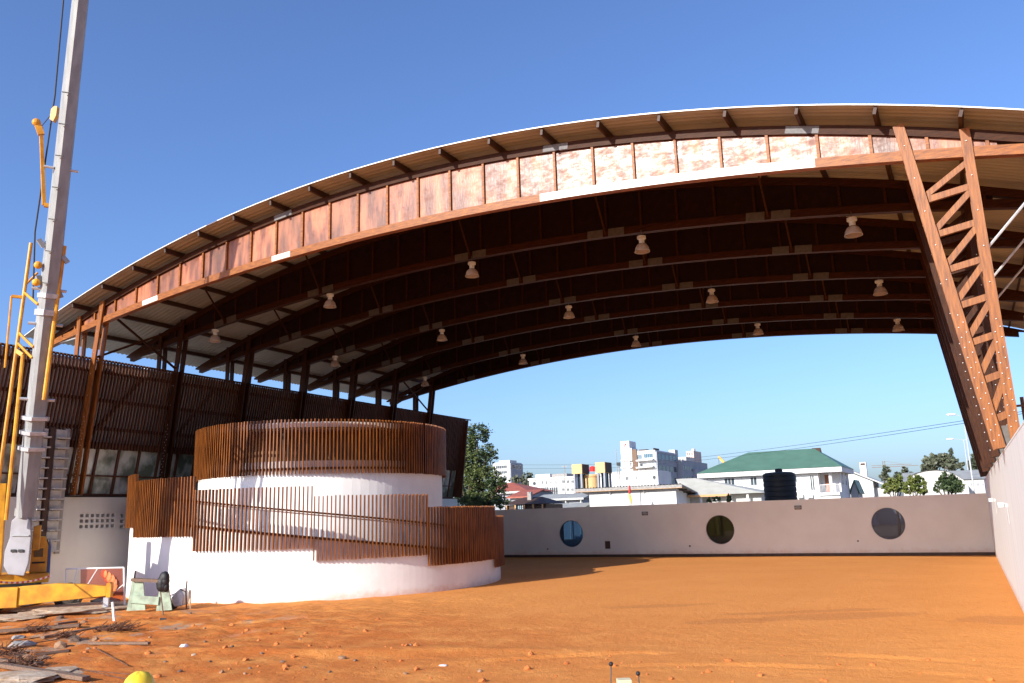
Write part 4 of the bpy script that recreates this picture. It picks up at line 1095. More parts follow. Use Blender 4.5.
# ------------------------------------------------------------------ buildings beyond the wall
def XZ(px, py, Y): p = atY(px, py, Y); return p.x, p.z
def box_px(mb, px0, px1, py, Y, dep, zb=0.0, pys=None):
    x0, z0 = XZ(px0, py, Y); x1, z1 = XZ(px1, py if pys is None else pys, Y); zt = (z0 + z1) / 2 if pys is None else z1
    return mb.box(x0, x1, Y, Y + dep, zb, zt), (x0, x1, zt)
def window(par, Y, px0, py0, px1, py1, m_='win', fr=.08, bars=0, frm='bwhite'):
    x0, z1 = XZ(px0, py0, Y); x1, z0 = XZ(px1, py1, Y)
    g = MB(); yf, yb = Y - .06, Y - .003
    g.box(x0 - fr, x1 + fr, yf, yb, z1, z1 + fr); g.box(x0 - fr, x1 + fr, yf, yb, z0 - fr, z0)
    g.box(x0 - fr, x0, yf, yb, z0 + .002, z1 - .002); g.box(x1, x1 + fr, yf, yb, z0 + .002, z1 - .002)
    for i in range(bars):
        x = x0 + (x1 - x0) * (i + 1) / (bars + 1); g.box(x - fr * .35, x + fr * .35, yf, yb, z0 + .002, z1 - .002)
    f = g.build('window', M[frm], par)
    MB().box(x0, x1, Y - .03, Y - .012, z0, z1).build('pane', M[m_], f); return f
def side_window(par, X, y0, y1, z0, z1, m_='win', fr=.08, frm='bwhite'):
    g = MB(); xa, xb = X + .003, X + .06
    g.box(xa, xb, y0 - fr, y1 + fr, z1, z1 + fr); g.box(xa, xb, y0 - fr, y1 + fr, z0 - fr, z0); g.box(xa, xb, y0 - fr, y0, z0 + .002, z1 - .002); g.box(xa, xb, y1, y1 + fr, z0 + .002, z1 - .002)
    f = g.build('window', M[frm], par); MB().box(X + .012, X + .03, y0, y1, z0, z1).build('pane', M[m_], f)
def porthole(par, Y, px, py, rp):
    c = atY(px, py, Y); r = (atY(px + rp, py, Y) - c).length; n = 20
    f = MB().tube([(c.x, Y - .08, c.z), (c.x, Y - .003, c.z)], r * 1.2, n).build('window', M['bwhite2'], par)
    MB().tube([(c.x, Y - .10, c.z), (c.x, Y - .082, c.z)], r, n).build('pane', M['win'], f)

# tall white office block
Y = 300
ofc = thing('office_block', 'tall white office block with a stepped tower and grey glazed side', 'building', (*XZ(640, 500, Y)[:1], Y, 0))
g, (x0, x1, zt) = box_px(MB(), 621, 655, 451, Y, 24); g.build('wall', M['bwhite'], ofc)
g = MB(); a0, za = XZ(620.6, 441.5, Y); a1, _ = XZ(629.3, 441.5, Y); a2, zs_ = XZ(631.8, 448, Y)
g.box(a0, a1, Y - .4, Y + 7, 0, za); g.box(a1 + .003, a2, Y - .35, Y + 6, zt - 3, zs_); g.build('stair_tower', M['bwhite'], ofc)
x_, z_ = XZ(625, 446, Y); S_ = .55
g = MB(); yl = Y - .43
g.poly([(x_ - 1.0 * S_, yl, z_ - .9 * S_), (x_ + .55 * S_, yl, z_ + 1.6 * S_), (x_ + 1.1 * S_, yl, z_ + 1.6 * S_), (x_ - .35 * S_, yl, z_ - .9 * S_)], (0, .03, 0)); g.poly([(x_ + .7 * S_, yl, z_ - .9 * S_), (x_ + .7 * S_, yl, z_ + 1.4 * S_), (x_ + 1.25 * S_, yl, z_ + 1.4 * S_), (x_ + 1.25 * S_, yl, z_ - .9 * S_)], (0, .03, 0))
g.build('emblem', M['red'], ofc)
for q in ((622.5, 455.5, 631.5, 459), (637, 455, 642, 459), (644, 454, 653, 457.5)): window(ofc, Y, *q, 'winb', .1, 4)
for q in ((629.5, 463, 631.5, 465.5), (640, 464, 643, 467)): window(ofc, Y, *q, 'win', .1)
xa, zb_ = XZ(633.5, 471, Y); xb, zc_ = XZ(637, 451.5, Y)
MB().box(xa, xb, Y - .5, Y - .003, zb_, zc_ + .8).build('core_shaft', M['oldwood'], ofc)
for py in (461, 468):
    xa, za = XZ(638, py, Y); xb, zb_ = XZ(654.5, py - 1.5, Y)
    MB().bar((xa, Y - 1.2, za), (xb, Y - 1.2, zb_), 2.4, .5).build('balcony', M['bwhite'], ofc)
    xa, za = XZ(621.5, py, Y); xb, _ = XZ(633, py, Y)
    MB().box(xa, xb, Y - .9, Y - .01, za - .2, za + .35).build('balcony', M['bwhite'], ofc)
MB().box(x1 + .02, x1 + .6, Y + .1, Y + 24, 0, zt - .6).build('side_wall', M['bgrey'], ofc)
for r in range(4):
    for c in range(5):
        side_window(ofc, x1 + .6, Y + 1.2 + c * 4.6, Y + 4.6 + c * 4.6, zt - 3.4 - r * 4.2, zt - 1.4 - r * 4.2, 'winb' if r == 0 else 'win', .12, 'bgrey')
g = MB(); g.box(x0 + 12, x1 - 1, Y + 2, Y + 8, zt + .02, zt + .9); g.box(x0 + 6, x0 + 9, Y + 3, Y + 6, zt + .02, zt + .7); g.build('roof_plant', M['brown'], ofc)
wing = thing('office_wing', 'lower grey office wing behind the tall white block', 'building', (x1, Y + 26, 0))
zw = XZ(682, 460, Y + 26)[1]
MB().box(x1 - 8, x1 + 2.4, Y + 24.6, Y + 62, 0, zw).build('wall', M['bgrey'], wing)
MB().box(x1 + 2.403, x1 + 3.2, Y + 40, Y + 66, 0, zw - 3).build('side_bay', M['bgrey'], wing)
for r in range(3):
    for c in range(6): side_window(wing, x1 + 2.4, Y + 26 + c * 2.3, Y + 27.4 + c * 2.3, zw - 4 - r * 4, zw - 2.2 - r * 4, 'win', .12, 'bgrey')
MB().box(x1 - 3, x1 - .5, Y + 26, Y + 30, zw + .02, XZ(676, 449.5, Y + 26)[1]).build('lift_tower', M['bwhite2'], wing)
pk = thing('apartment_tower', 'distant pinkish apartment tower right of the office block', 'building', (XZ(690, 500, 430)[0], 430, 0))
g, (x0, x1, zt) = box_px(MB(), 686, 693.5, 451, 430, 14); g.build('wall', M['bpink'], pk)
xm, zm = XZ(691, 448.5, 430); MB().box(xm - .8, xm + .8, 433, 435, zt + .02, zm).build('lift_tower', M['bpink'], pk)
for r in range(5):
    for px in (687.3, 689.6, 692): window(pk, 430, px - .5, 453 + r * 4, px + .5, 455 + r * 4, 'win', .15, 0, 'bpink')
pk2 = thing('apartment_block', 'low pale apartment block between the office wing and the pinkish tower', 'building', (XZ(682, 500, 410)[0], 410, 0))
g, (x0, x1, zt) = box_px(MB(), 678, 686, 457, 410, 14); g.build('wall', M['bwhite2'], pk2)
for r in range(2):
    for px in (680, 683): window(pk2, 410, px - .5, 459 + r * 4, px + .5, 461 + r * 4, 'win', .15, 0, 'bwhite2')

# low white block in front of the office
Y = 205
lw = thing('white_annex', 'low white building with a round window in front of the tall office block', 'building', (XZ(640, 500, Y)[0], Y, 0))
g, (x0, x1, zt) = box_px(MB(), 596, 657.5, 472.5, Y, 11); g.build('wall', M['bwhite'], lw)
xa, za = XZ(649, 470.5, Y); MB().box(xa, x1 + .1, Y - .15, Y + 9, 0, za).build('corner_block', M['bwhite'], lw)
MB().box(x0 - .2, x1 + .1, Y - .25, Y + .1, zt + .003, zt + .3).build('parapet', M['bwhite2'], lw)
for px in (599, 603): window(lw, Y, px - .6, 477.5, px + .6, 479, 'win', .06)
window(lw, Y, 626, 477, 628.7, 480, 'win', .08, 1)
for px in (632, 636.5, 642, 647): window(lw, Y, px - .5, 476, px + .5, 479.5, 'win', .08)
porthole(lw, Y - .15, 654.3, 477.3, 1.6)

# white two-storey block with portholes on the left
Y = 175
lb = thing('white_hotel', 'white two-storey building with two round windows left of the yellow tanks', 'building', (XZ(552, 500, Y)[0], Y, 0))
g, (x0, x1, zt) = box_px(MB(), 529, 575, 478.5, Y, 14); g.build('wall', M['bwhite'], lb)
xa, za = XZ(532.5, 474.5, Y); xb, _ = XZ(547, 474.5, Y); MB().box(xa, xb, Y + 1.5, Y + 9, zt + .01, za).build('roof_room', M['bwhite'], lb)
xa, za = XZ(548, 474, Y); xb, _ = XZ(563, 474, Y); MB().box(xa, xb, Y + 2, Y + 9, zt + .01, za).build('roof_plant', M['concrete'], lb)
MB().box(x0 - .2, x1, Y - .3, Y - .003, zt - .2, zt + .25).build('parapet', M['bwhite'], lb)
for py in (483.5, 491): porthole(lb, Y, 534.5, py, 1.5)
for px in (542.5, 546.5, 551, 556): window(lb, Y, px - .55, 481, px + .55, 484, 'win', .08)
for px in (563.5, 568, 572.5):
    for py in (480.3, 488.3): window(lb, Y, px - 1.2, py, px + 1.2, py + 2.6, 'win', .08, 1)
window(lb, Y, 541.3, 487.5, 549, 494.5, 'win', .12, 3); window(lb, Y, 549.6, 487.5, 558, 494.5, 'win', .12, 3)

# yellow tank towers
Y = 140
for i, (pa, pb, ya, yb, lab) in enumerate(((571.5, 582, 464.5, 473.5, 'yellow square water tower on dark posts, the left one of the pair'), (595, 605, 462.5, 472.5, 'yellow square water tower on dark posts, the right one beside the office block'))):
    t = thing('water_tower', lab, 'water tower', (XZ((pa + pb) / 2, 500, Y)[0], Y, 0), 'yellow water towers')
    x0, zt = XZ(pa, ya, Y); x1, zb = XZ(pb, yb, Y)
    MB().box(x0, x1, Y, Y + 3.2, zb, zt).build('tank', M['byellow'], t)
    MB().box(x1 + .003, x1 + .12, Y + .05, Y + 3.1, zb + .05, zt - .05).build('side_panel', M['brown'], t)
    for (xx, yy_) in ((x0 + .4, Y + .2), (x1 - .2, Y + .2), (x0 + .4, Y + 2.9), (x1 - .2, Y + 2.9)):
        MB().box(xx - .16, xx + .16, yy_ - .16, yy_ + .16, 0, zb - .003).build('leg', M['bgrey'], t)
    MB().box(x0 + .58, x1 - .4, Y + 1.2, Y + 2.6, 0, zb - .003).build('core', M['win'], t)
t = thing('yellow_drum_building', 'low yellow rounded building between the two yellow water towers', 'building', (XZ(592, 500, Y)[0], Y + 2, 0))
c = atY(591, 480, Y + 3); r_ = (atY(599, 480, Y + 3) - c).length; zt = XZ(591, 475.5, Y + 3)[1]
MB().lathe((c.x, Y + 3 + r_ * .2, 0), [(r_, 0), (r_, zt), (r_ * .96, zt + .15), (.01, zt + .2)], 32).build('wall', M['byellow'], t)
MB().lathe((c.x, Y + 3 + r_ * .2, 0), [(r_ * 1.02, zt - .35), (r_ * 1.06, zt - .3), (r_ * 1.06, zt - .15), (r_ * 1.02, zt - .1)], 32).build('band', M['orange_edge'], t)
t = thing('banner', 'red and blue flag banner flying between the yellow water towers', 'flag', (XZ(588, 480, 150)[0], 150, 0))
g = MB(); n = 8; vs = []
A_, B_ = atY(587, 472.5, 150), atY(594.8, 466, 150)
def wavy(px0, py0, px1, py1, pxm, Y_):
    mb = MB(); vs = []
    for i in range(9):
        u = i / 8
        p = atY(px0 + (px1 - px0) * u, py0 - 1.0 * math.sin(PI * u), Y_); q = atY(px0 + (px1 - px0) * u, py1, Y_)
        for k in range(2): vs.append((p if k == 0 else q) + Vector((0, .15 * math.sin(u * 9) + (0), 0)))
    f = [(2 * i, 2 * i + 1, 2 * i + 3, 2 * i + 2) for i in range(8)]
    mb.add(vs, f); return mb
wavy(589.5, 467, 595, 471.5, 0, 150).build('red_field', M['red'], t); wavy(587, 470, 589.4, 472.5, 0, 150).build('blue_field', M['bluec'], t)
p = atY(587, 466, 150); MB().tube([(p.x, 150.05, 0), (p.x, 150.05, p.z)], .05, 6).build('pole', M['galv'], t)

# far left tower, red-roofed house, brown shed, grey roofs
Y = 250
t = thing('office_tower', 'far white and grey tower block beside the broad green tree', 'building', (XZ(505, 500, Y)[0], Y, 0))
g, (x0, x1, zt) = box_px(MB(), 493, 509.5, 462.5, Y, 9); g.build('wall', M['bwhite'], t)
MB().box(x1 + .003, x1 + .4, Y + .1, Y + 8.9, 0, zt - .4).build('side_wall', M['bgrey'], t)
for q in range(4): window(t, Y, 496, 466 + q * 5.5, 507, 468 + q * 5.5, 'win', .12, 5)
for q in range(3): side_window(t, x1 + .4, Y + 1 + q * 2.6, Y + 2.8 + q * 2.6, zt - 2.2, zt - .9, 'win', .12, 'bwhite')
p = XZ(505, 459.5, Y); MB().box(x0 + 1.2, x1 - 1, Y + 2, Y + 7, zt + .01, zt + .8).build('roof_room', M['bwhite2'], t)
def hip(mb, x0, x1, y0, y1, ze, zr, ra, rb, ry=None):
    ry = (y0 + y1) / 2 if ry is None else ry
    return mb.add([(x0, y0, ze), (x1, y0, ze), (x1, y1, ze), (x0, y1, ze), (ra, ry, zr), (rb, ry, zr)], [(0, 1, 5, 4), (1, 2, 5), (2, 3, 4, 5), (3, 0, 4), (3, 2, 1, 0)])
Y = 108
t = thing('red_roofed_house', 'grey house with a red tiled hip roof half hidden by the broad green tree', 'house', (XZ(510, 500, Y)[0], Y, 0))
x0, zt = XZ(489, 491, Y); x1, ze = XZ(528, 490.5, Y)
MB().box(x0 + .5, x1 - .5, Y + .6, Y + 9, 0, ze - .05).build('wall', M['bgrey'], t)
hip(MB(), x0, x1, Y, Y + 9.6, ze, XZ(505, 483, Y + 4.8)[1], XZ(497, 484, Y + 4.8)[0], XZ(513, 484, Y + 4.8)[0]).build('roof', M['red_roof'], t)
MB().box(x0 - .03, x1 + .03, Y - .06, Y - .003, ze - .3, ze - .02).build('fascia', M['bwhite2'], t)
xa, za = XZ(506, 497, Y - 5); xb, _ = XZ(529, 497, Y - 5)
g = MB(); g.add([(xa, Y - 5, za), (xb, Y - 5, za), (xb, Y - .1, za + 1.0), (xa, Y - .1, za + 1.0), (xa, Y - 5, za - .2), (xb, Y - 5, za - .2), (xb, Y - .1, za + .8), (xa, Y - .1, za + .8)], [(0, 1, 2, 3), (7, 6, 5, 4), (0, 4, 5, 1), (1, 5, 6, 2), (2, 6, 7, 3), (3, 7, 4, 0)]); g.build('porch_roof', M['red_roof'], t)
MB().box(xa + .3, xb - .3, Y - 4.4, Y - 4.2, 0, za - .2).build('porch_wall', M['bgrey'], t)
for px in (511, 518): window(t, Y + .6, px - 1.6, 492.5, px + 1.6, 495.5, 'win', .08, 1)
Y = 78
t = thing('brown_shed', 'dark brown timber shed with a small pale window behind the rear wall', 'shed', (XZ(527, 505, Y)[0], Y, 0))
x0, za = XZ(505, 501, Y); x1, zb = XZ(546, 502.5, Y)
MB().box(x0, x1, Y, Y + 4, 0, zb - .15).build('wall', M['brown'], t)
hip(MB(), x0 - .3, x1 + .3, Y - .35, Y + 4.4, zb - .1, XZ(520, 497.5, Y + 2)[1], x0 + 1.2, x1 - 1.4).build('roof', M['brown'], t)
for k in range(5):
    x = x0 + .3 + (x1 - x0 - .6) * k / 4; MB().box(x - .07, x + .07, Y - .3, Y - .18, 0, zb - .15).build('post', M['orange_edge'], t)
window(t, Y, 515.5, 504.5, 522.5, 509.5, 'winb', .07, 3)
x, z = XZ(529, 492, Y + 1); MB().box(x - .22, x + .22, Y + 1, Y + 1.4, zb + .2, z).build('chimney', M['concrete'], t)
Y = 86
for (pa, pb, ye, yr, yy_, dep, lab) in ((532, 583.5, 499, 494, 100, 6, 'long low building with grey sheet roof below the white two-storey building'), (545, 583, 509, 503.5, 90, 5, 'low store with grey sheet roof just behind the rear wall, left of the white hall')):
    t = thing('low_building', lab, 'building', (XZ((pa + pb) / 2, 505, yy_)[0], yy_, 0))
    x0, z0 = XZ(pa, ye, yy_); x1, z1 = XZ(pb, ye, yy_); zr = XZ((pa + pb) / 2, yr, yy_ + dep * .6)[1]; ze = (z0 + z1) / 2
    g = MB(); g.add([(x0, yy_, ze), (x1, yy_, ze), (x1, yy_ + dep * .6, zr), (x0, yy_ + dep * .6, zr), (x1, yy_ + dep * 1.2, ze), (x0, yy_ + dep * 1.2, ze)], [(0, 1, 2, 3), (3, 2, 4, 5), (0, 3, 5), (1, 4, 2), (0, 5, 4, 1)]); g.build('roof', M['grey_roof'], t)
    MB().box(x0 + .4, x1 - .4, yy_ + .7, yy_ + dep * 1.1, 0, ze - .02).build('wall', M['bgrey'], t)
    for k in range(4): x = x0 + .5 + (x1 - x0 - 1) * k / 3; MB().box(x - .07, x + .07, yy_ + .2, yy_ + .34, 0, ze - .02).build('post', M['bwhite2'], t)
    MB().box(x0 - .02, x1 + .02, yy_ - .05, yy_ - .003, ze - .18, ze + .05).build('fascia', M['bwhite2'], t)

# white hall with corrugated mono-pitch roof
Y = 90
t = thing('white_hall', 'bright white hall with corrugated grey roof and deep eaves behind the rear wall', 'building', (XZ(632, 500, Y)[0], Y, 0))
x0, _ = XZ(589.5, 500, Y); x1, _ = XZ(676.5, 500, Y); ze = XZ(632, 487.5, Y - .7)[1]; ra, _ = XZ(575, 490, Y - .7); rb, _ = XZ(682, 484, Y - .7)
dep = 13; drop = 2.0
MB().poly([(x0, Y, 0), (x0, Y, ze - .25), (x0, Y + dep, ze - .25 - drop * dep / 15), (x0, Y + dep, 0)], (x1 - x0, 0, 0)).build('wall', M['bwhite'], t)
g = MB(); per = .36; n = int((rb - ra) / per) * 4; vs = []
for i in range(n + 1):
    x = ra + (rb - ra) * i / n; o_ = (0, .09, .09, 0)[i % 4]
    vs += [(x, Y - .7, ze + .12 + o_), (x, Y + dep + .8, ze + .12 + o_ - drop)]
g.add(vs, [(2 * i, 2 * i + 1, 2 * i + 3, 2 * i + 2) for i in range(n)]); g.build('roof', M['concrete'], t)
g = MB(); g.add([(ra, Y - .68, ze + .10), (rb, Y - .68, ze + .10), (rb, Y + dep + .7, ze + .10 - drop), (ra, Y + dep + .7, ze + .10 - drop), (ra, Y - .68, ze - .02), (rb, Y - .68, ze - .02), (rb, Y + dep + .7, ze - .02 - drop), (ra, Y + dep + .7, ze - .02 - drop)], [(0, 1, 2, 3), (7, 6, 5, 4), (0, 4, 5, 1), (1, 5, 6, 2), (2, 6, 7, 3), (3, 7, 4, 0)]); g.build('soffit', M['concrete'], t)
MB().box(ra, rb, Y - .745, Y - .685, ze - .22, ze + .10).build('fascia', M['concrete'], t)
MB().box(ra, rb, Y - .75, Y - .69, ze - .27, ze - .222).build('fascia_edge', M['orange_edge'], t)
for k in range(9):
    y = Y - .3 + k * 1.55; zz_ = ze - .04 - drop * (y - Y + 1.2) / 15; MB().box(x1 + .003, rb - .05, y - .06, y + .06, zz_ - .16, zz_).build('rafter', M['brown'], t)
for px in (611, 645): x = XZ(px, 500, Y)[0]; MB().bar((x, Y - .6, ze - .12), (x, Y - .003, ze - .7), .09, .1).build('bracket', M['bwhite2'], t)
x = XZ(640.5, 500, Y)[0]; MB().tube([(x, Y - .08, 0), (x, Y - .08, ze - .3)], .06, 8).build('downpipe', M['galv'], t)
fl = thing('flag', 'furled red and yellow flag on a thin pole in front of the white hall', 'flag', (XZ(628.5, 505, 86)[0], 86, 0))
pp = atY(628.3, 478, 86); MB().tube([(pp.x, 86, 0), (pp.x, 86, pp.z)], .03, 8).build('pole', M['galv'], fl)
def furl(pts, m_, nm):
    g = MB(); P_ = [atY(a, b, 86) for a, b, _ in pts]; g.tube(P_, [c for *_, c in pts], 7); return g.build(nm, M[m_], fl, True)
furl([(629, 485, .04), (629.6, 488, .11), (629.8, 492, .13), (629.6, 494, .08)], 'red', 'red_band')
furl([(629.5, 493.6, .08), (630.3, 497, .12), (631, 501, .10), (631.3, 505, .03)], 'yel', 'yellow_band')
furl([(628.9, 486, .03), (629, 492, .05), (629.5, 499, .04)], 'green_roof', 'green_band')

# pale hip-roofed house
Y = 94
t = thing('pale_hip_house', 'low house with a pale sheet hip roof and orange fascia between hall and green roof', 'house', (XZ(720, 500, Y)[0], Y, 0))
x0, _ = XZ(683, 495, Y); x1, z1 = XZ(764, 492.5, Y); ze = XZ(715, 494.5, Y)[1]
hip(MB(), x0, x1, Y, Y + 11, ze, XZ(686, 478.5, Y + 5.5)[1], XZ(676, 480, Y + 5.5)[0], XZ(695, 480, Y + 5.5)[0]).build('roof', M['pale_roof'], t)
MB().box(x0, XZ(730, 494, Y)[0], Y - .06, Y - .003, ze - .22, ze + .02).build('fascia', M['orange_edge'], t)
MB().box(x0 + .5, x1 - .6, Y + 1.2, Y + 10, 0, ze - .03).build('wall', M['bwhite2'], t)
for px in (701, 716, 731, 748): x = XZ(px, 500, Y + .4)[0]; MB().box(x - .12, x + .12, Y + .3, Y + .54, 0, ze - .03).build('post', M['bwhite'], t)
window(t, Y + 1.2, 717, 496.5, 721, 501, 'win', .08, 1)

# green-roofed villa
Y = 112
t = thing('green_roofed_villa', 'large white two-storey villa with a dark green hip roof and corner balcony', 'house', (XZ(770, 490, Y)[0], Y, 0))
x0, _ = XZ(704, 480, Y); xb0, _ = XZ(818.5, 480, Y); x1, _ = XZ(838.5, 480, Y)
e0, z0 = XZ(697, 472.5, Y - 1); e1, z1 = XZ(841.5, 467.5, Y - 1); ze = (z0 + z1) / 2; zf = ze - .62
zfl = XZ(828, 492.5, Y)[1]
MB().box(x0, xb0, Y, Y + 10.5, 0, zf - .02).build('wall', M['bwhite'], t)
MB().box(xb0 + .003, x1, Y + 2.0, Y + 10.5, 0, zf - .02).build('wall', M['bwhite'], t)
g = MB(); g.box(xb0 + .003, x1, Y - .2, Y + 1.997, zfl - .35, zfl); g.box(xb0 + .003, x1, Y + .1, Y + 1.99, 0, zfl - .36); g.build('balcony', M['bwhite'], t)
x = XZ(830.5, 480, Y)[0]; MB().tube([(x, Y + .2, zfl), (x, Y + .2, zf - .02)], .22, 14).build('column', M['bwhite'], t)
g = MB()
for k in range(16):
    xx = xb0 + .1 + (x1 - xb0 - .15) * k / 15; g.tube([(xx, Y - .1, zfl), (xx, Y - .1, zfl + .95)], .02, 5)
g.tube([(xb0 + .1, Y - .1, zfl + .97), (x1, Y - .1, zfl + .97)], .035, 6); g.build('balustrade', M['whitep'], t)
MB().box(e0, e1, Y - 1, Y + 11.5, zf, ze - .003).build('fascia', M['bwhite'], t)
rya = Y + 4.6
ra, zr = XZ(748, 452.5, rya); rb, _ = XZ(814.5, 450.3, rya)
hip(MB(), e0 - .1, e1 + .1, Y - 1.1, Y + 11.6, ze + .003, zr, ra, rb, rya).build('roof', M['green_roof'], t)
g = MB(); g.poly([(rb - .3, rya - .8, zr - .75), (rb - .3, rya + .8, zr - .75), (rb - .3, rya, zr + .05)], (1.1, 0, 0)); g.build('gablet', M['brown'], t)
window(t, Y, 724.5, 478.8, 735, 488, 'cream' if False else 'win', .1, 2); window(t, Y, 750.5, 477.5, 757, 485, 'win', .1, 1)
window(t, Y, 794.3, 475.5, 797, 482, 'win', .1); window(t, Y, 810, 475.5, 815, 490, 'win', .12, 1)
xa, za = XZ(824.5, 475, Y + 2); xb, _ = XZ(829.5, 475, Y + 2); f = MB().box(xa, xb, Y + 1.94, Y + 1.99, zfl + .02, za).build('door', M['door'], t)
for py0, pxs in ((480, 0),):
    for k in (0, 1): side_window(t, x1, Y + 3.2 + 3.4 * k, Y + 4.2 + 3.4 * k, zfl + 1.0, zfl + 2.9, 'win', .1)
for px in (801, 810.5):
    xa, za = XZ(px - 2.8, 494.5, Y); xb, zb = XZ(px + 2.8, 498, Y); MB().box(xa, xb, Y - .4, Y - .003, zb, za).build('air_conditioner', M['bwhite2'], t)
x = XZ(741.5, 480, Y)[0]; MB().tube([(x, Y - .07, 0), (x, Y - .07, zf - .02)], .06, 6).build('downpipe', M['bwhite2'], t)

# black water tank
Y = 64
a, b = atY(763.6, 485, Y), atY(796, 485, Y); r_ = (b - a).length / 2; c = (a + b) / 2; zt = XZ(779, 472.2, Y)[1]
t = thing('water_tank', 'big black ribbed water tank standing behind the rear wall before the green-roofed villa', 'tank', (c.x, Y, 0))
prof = [(.01, 1.9)]; z = 1.9; k = 0
while z < zt - .35:
    prof += [(r_, z), (r_, z + .22), (r_ * .97, z + .26), (r_ * .97, z + .32)]; z += .36
prof += [(r_, z), (r_ * .98, zt - .12), (r_ * .80, zt - .02), (r_ * .35, zt + .02), (.01, zt + .02)]
MB().lathe((c.x, Y, 0), prof, 40).build('tank_body', M['blackp'], t)
zl_ = XZ(779, 468.7, Y)[1]
MB().lathe((c.x + .02, Y, 0), [(.27, zt - .03), (.27, zl_ - .06), (.22, zl_), (.01, zl_ + .02)], 20).build('lid', M['blackp'], t)
MB().lathe((c.x, Y, 0), [(.01, 0), (r_ * 1.05, 0), (r_ * 1.05, 1.89), (.01, 1.89)], 24).build('stand', M['concrete'], t)

# gabled house with chimney
Y = 132
t = thing('chimney_house', 'white gabled house with a square white chimney right of the green-roofed villa', 'house', (XZ(860, 490, Y)[0], Y, 0))
ap, za = XZ(846, 468.5, Y); er, ze = XZ(885.5, 484, Y); wr, zw = XZ(872.5, 479.8, Y); el = 2 * ap - er
zwall = za - (za - ze) * (wr - ap) / (er - ap)
MB().poly([(2 * ap - wr, Y, 0), (wr, Y, 0), (wr, Y, zwall - .25), (ap, Y, za - .25), (2 * ap - wr, Y, zwall - .25)], (0, 9, 0)).build('wall', M['bwhite'], t)
g = MB()
for s_ in (1, -1):
    g.add([(ap, Y - .6, za), (ap + s_ * (er - ap), Y - .6, ze), (ap + s_ * (er - ap), Y + 9.6, ze), (ap, Y + 9.6, za), (ap, Y - .6, za - .22), (ap + s_ * (er - ap), Y - .6, ze - .22), (ap + s_ * (er - ap), Y + 9.6, ze - .22), (ap, Y + 9.6, za - .22)], [(0, 1, 2, 3), (7, 6, 5, 4), (0, 4, 5, 1), (1, 5, 6, 2), (2, 6, 7, 3)])
g.build('roof', M['bwhite2'], t)
xa, zc = XZ(859.7, 462.5, Y + 3); xb, _ = XZ(866, 462.5, Y + 3)
ch = MB().box(xa, xb, Y + 2.4, Y + 3.6, zwall, zc).build('chimney', M['bwhite'], t)
MB().box(xa + .12, xb - .12, Y + 2.38, Y + 2.397, zc - .45, zc - .15).build('flue', M['brown'], ch)
MB().box(wr + .02, wr + 3.0, Y + 1.5, Y + 8.5, 0, zwall - 1.3).build('side_room', M['bwhite2'], t)
t = thing('green_gabled_hut', 'small hut with a steep green gable roof between the villa and the chimney house', 'house', (XZ(854, 490, 122)[0], 122, 0))
xa, zb = XZ(849.5, 493, 122); xm, zm = XZ(854.3, 479.8, 122); xb, _ = XZ(859.5, 493, 122)
MB().poly([(xa + .15, 122, 0), (xb - .15, 122, 0), (xb - .15, 122, zb), (xm, 122, zm - .12), (xa + .15, 122, zb)], (0, 5, 0)).build('wall', M['bgrey'], t)
g = MB(); g.bar((xa - .1, 124.4, zb - .15), (xm, 124.4, zm), 5.4, .1, (0, 0, 1)); g.bar((xb + .1, 124.4, zb - .15), (xm, 124.4, zm), 5.4, .1, (0, 0, 1)); g.build('roof', M['green_roof'], t)

# arched shed and long grey-roofed warehouse
Y = 145
t = thing('arched_shed', 'white barrel-roofed shed behind the yellow-green trees', 'shed', (XZ(938, 490, Y)[0], Y, 0))
pts = [XZ(a, b, Y) for a, b in ((910, 476), (917, 473), (926, 470.8), (936, 470), (946, 471), (955, 474.5), (963, 479.5), (968, 484))]
P_ = [(pts[0][0], Y, 0)] + [(x, Y, z) for x, z in pts] + [(pts[-1][0], Y, 0)]
MB().poly(P_, (0, 22, 0)).build('wall', M['bwhite2'], t)
g = MB()
for i in range(len(pts) - 1): g.add([(pts[i][0], Y - .3, pts[i][1] + .03), (pts[i + 1][0], Y - .3, pts[i + 1][1] + .03), (pts[i + 1][0], Y + 22.3, pts[i + 1][1] + .03), (pts[i][0], Y + 22.3, pts[i][1] + .03)], [(0, 1, 2, 3)])
g.build('roof', M['pale_roof'], t)
Y = 158
t = thing('warehouse', 'long warehouse with a grey-brown sheet roof behind the lamp posts', 'building', (XZ(970, 490, Y)[0], Y, 0))
x0, z0 = XZ(900, 480, Y); x1, z1 = XZ(1010, 477.5, Y); zr = XZ(970, 470, Y + 8)[1]; ze = XZ(975, 479, Y)[1]
g = MB(); g.add([(x0, Y, ze), (x1, Y, ze), (x1, Y + 8, zr), (x0, Y + 8, zr), (x1, Y + 16, ze), (x0, Y + 16, ze)], [(0, 1, 2, 3), (3, 2, 4, 5), (0, 3, 5), (1, 4, 2), (0, 5, 4, 1)]); g.build('roof', M['grey_roof'], t)
MB().box(x0 + .3, x1 - .3, Y + .4, Y + 15.6, 0, ze - .03).build('wall', M['bwhite2'], t)
for px in (972, 978, 983): window(t, Y + .4, px - 1, 483, px + 1, 486, 'win', .08, 1)

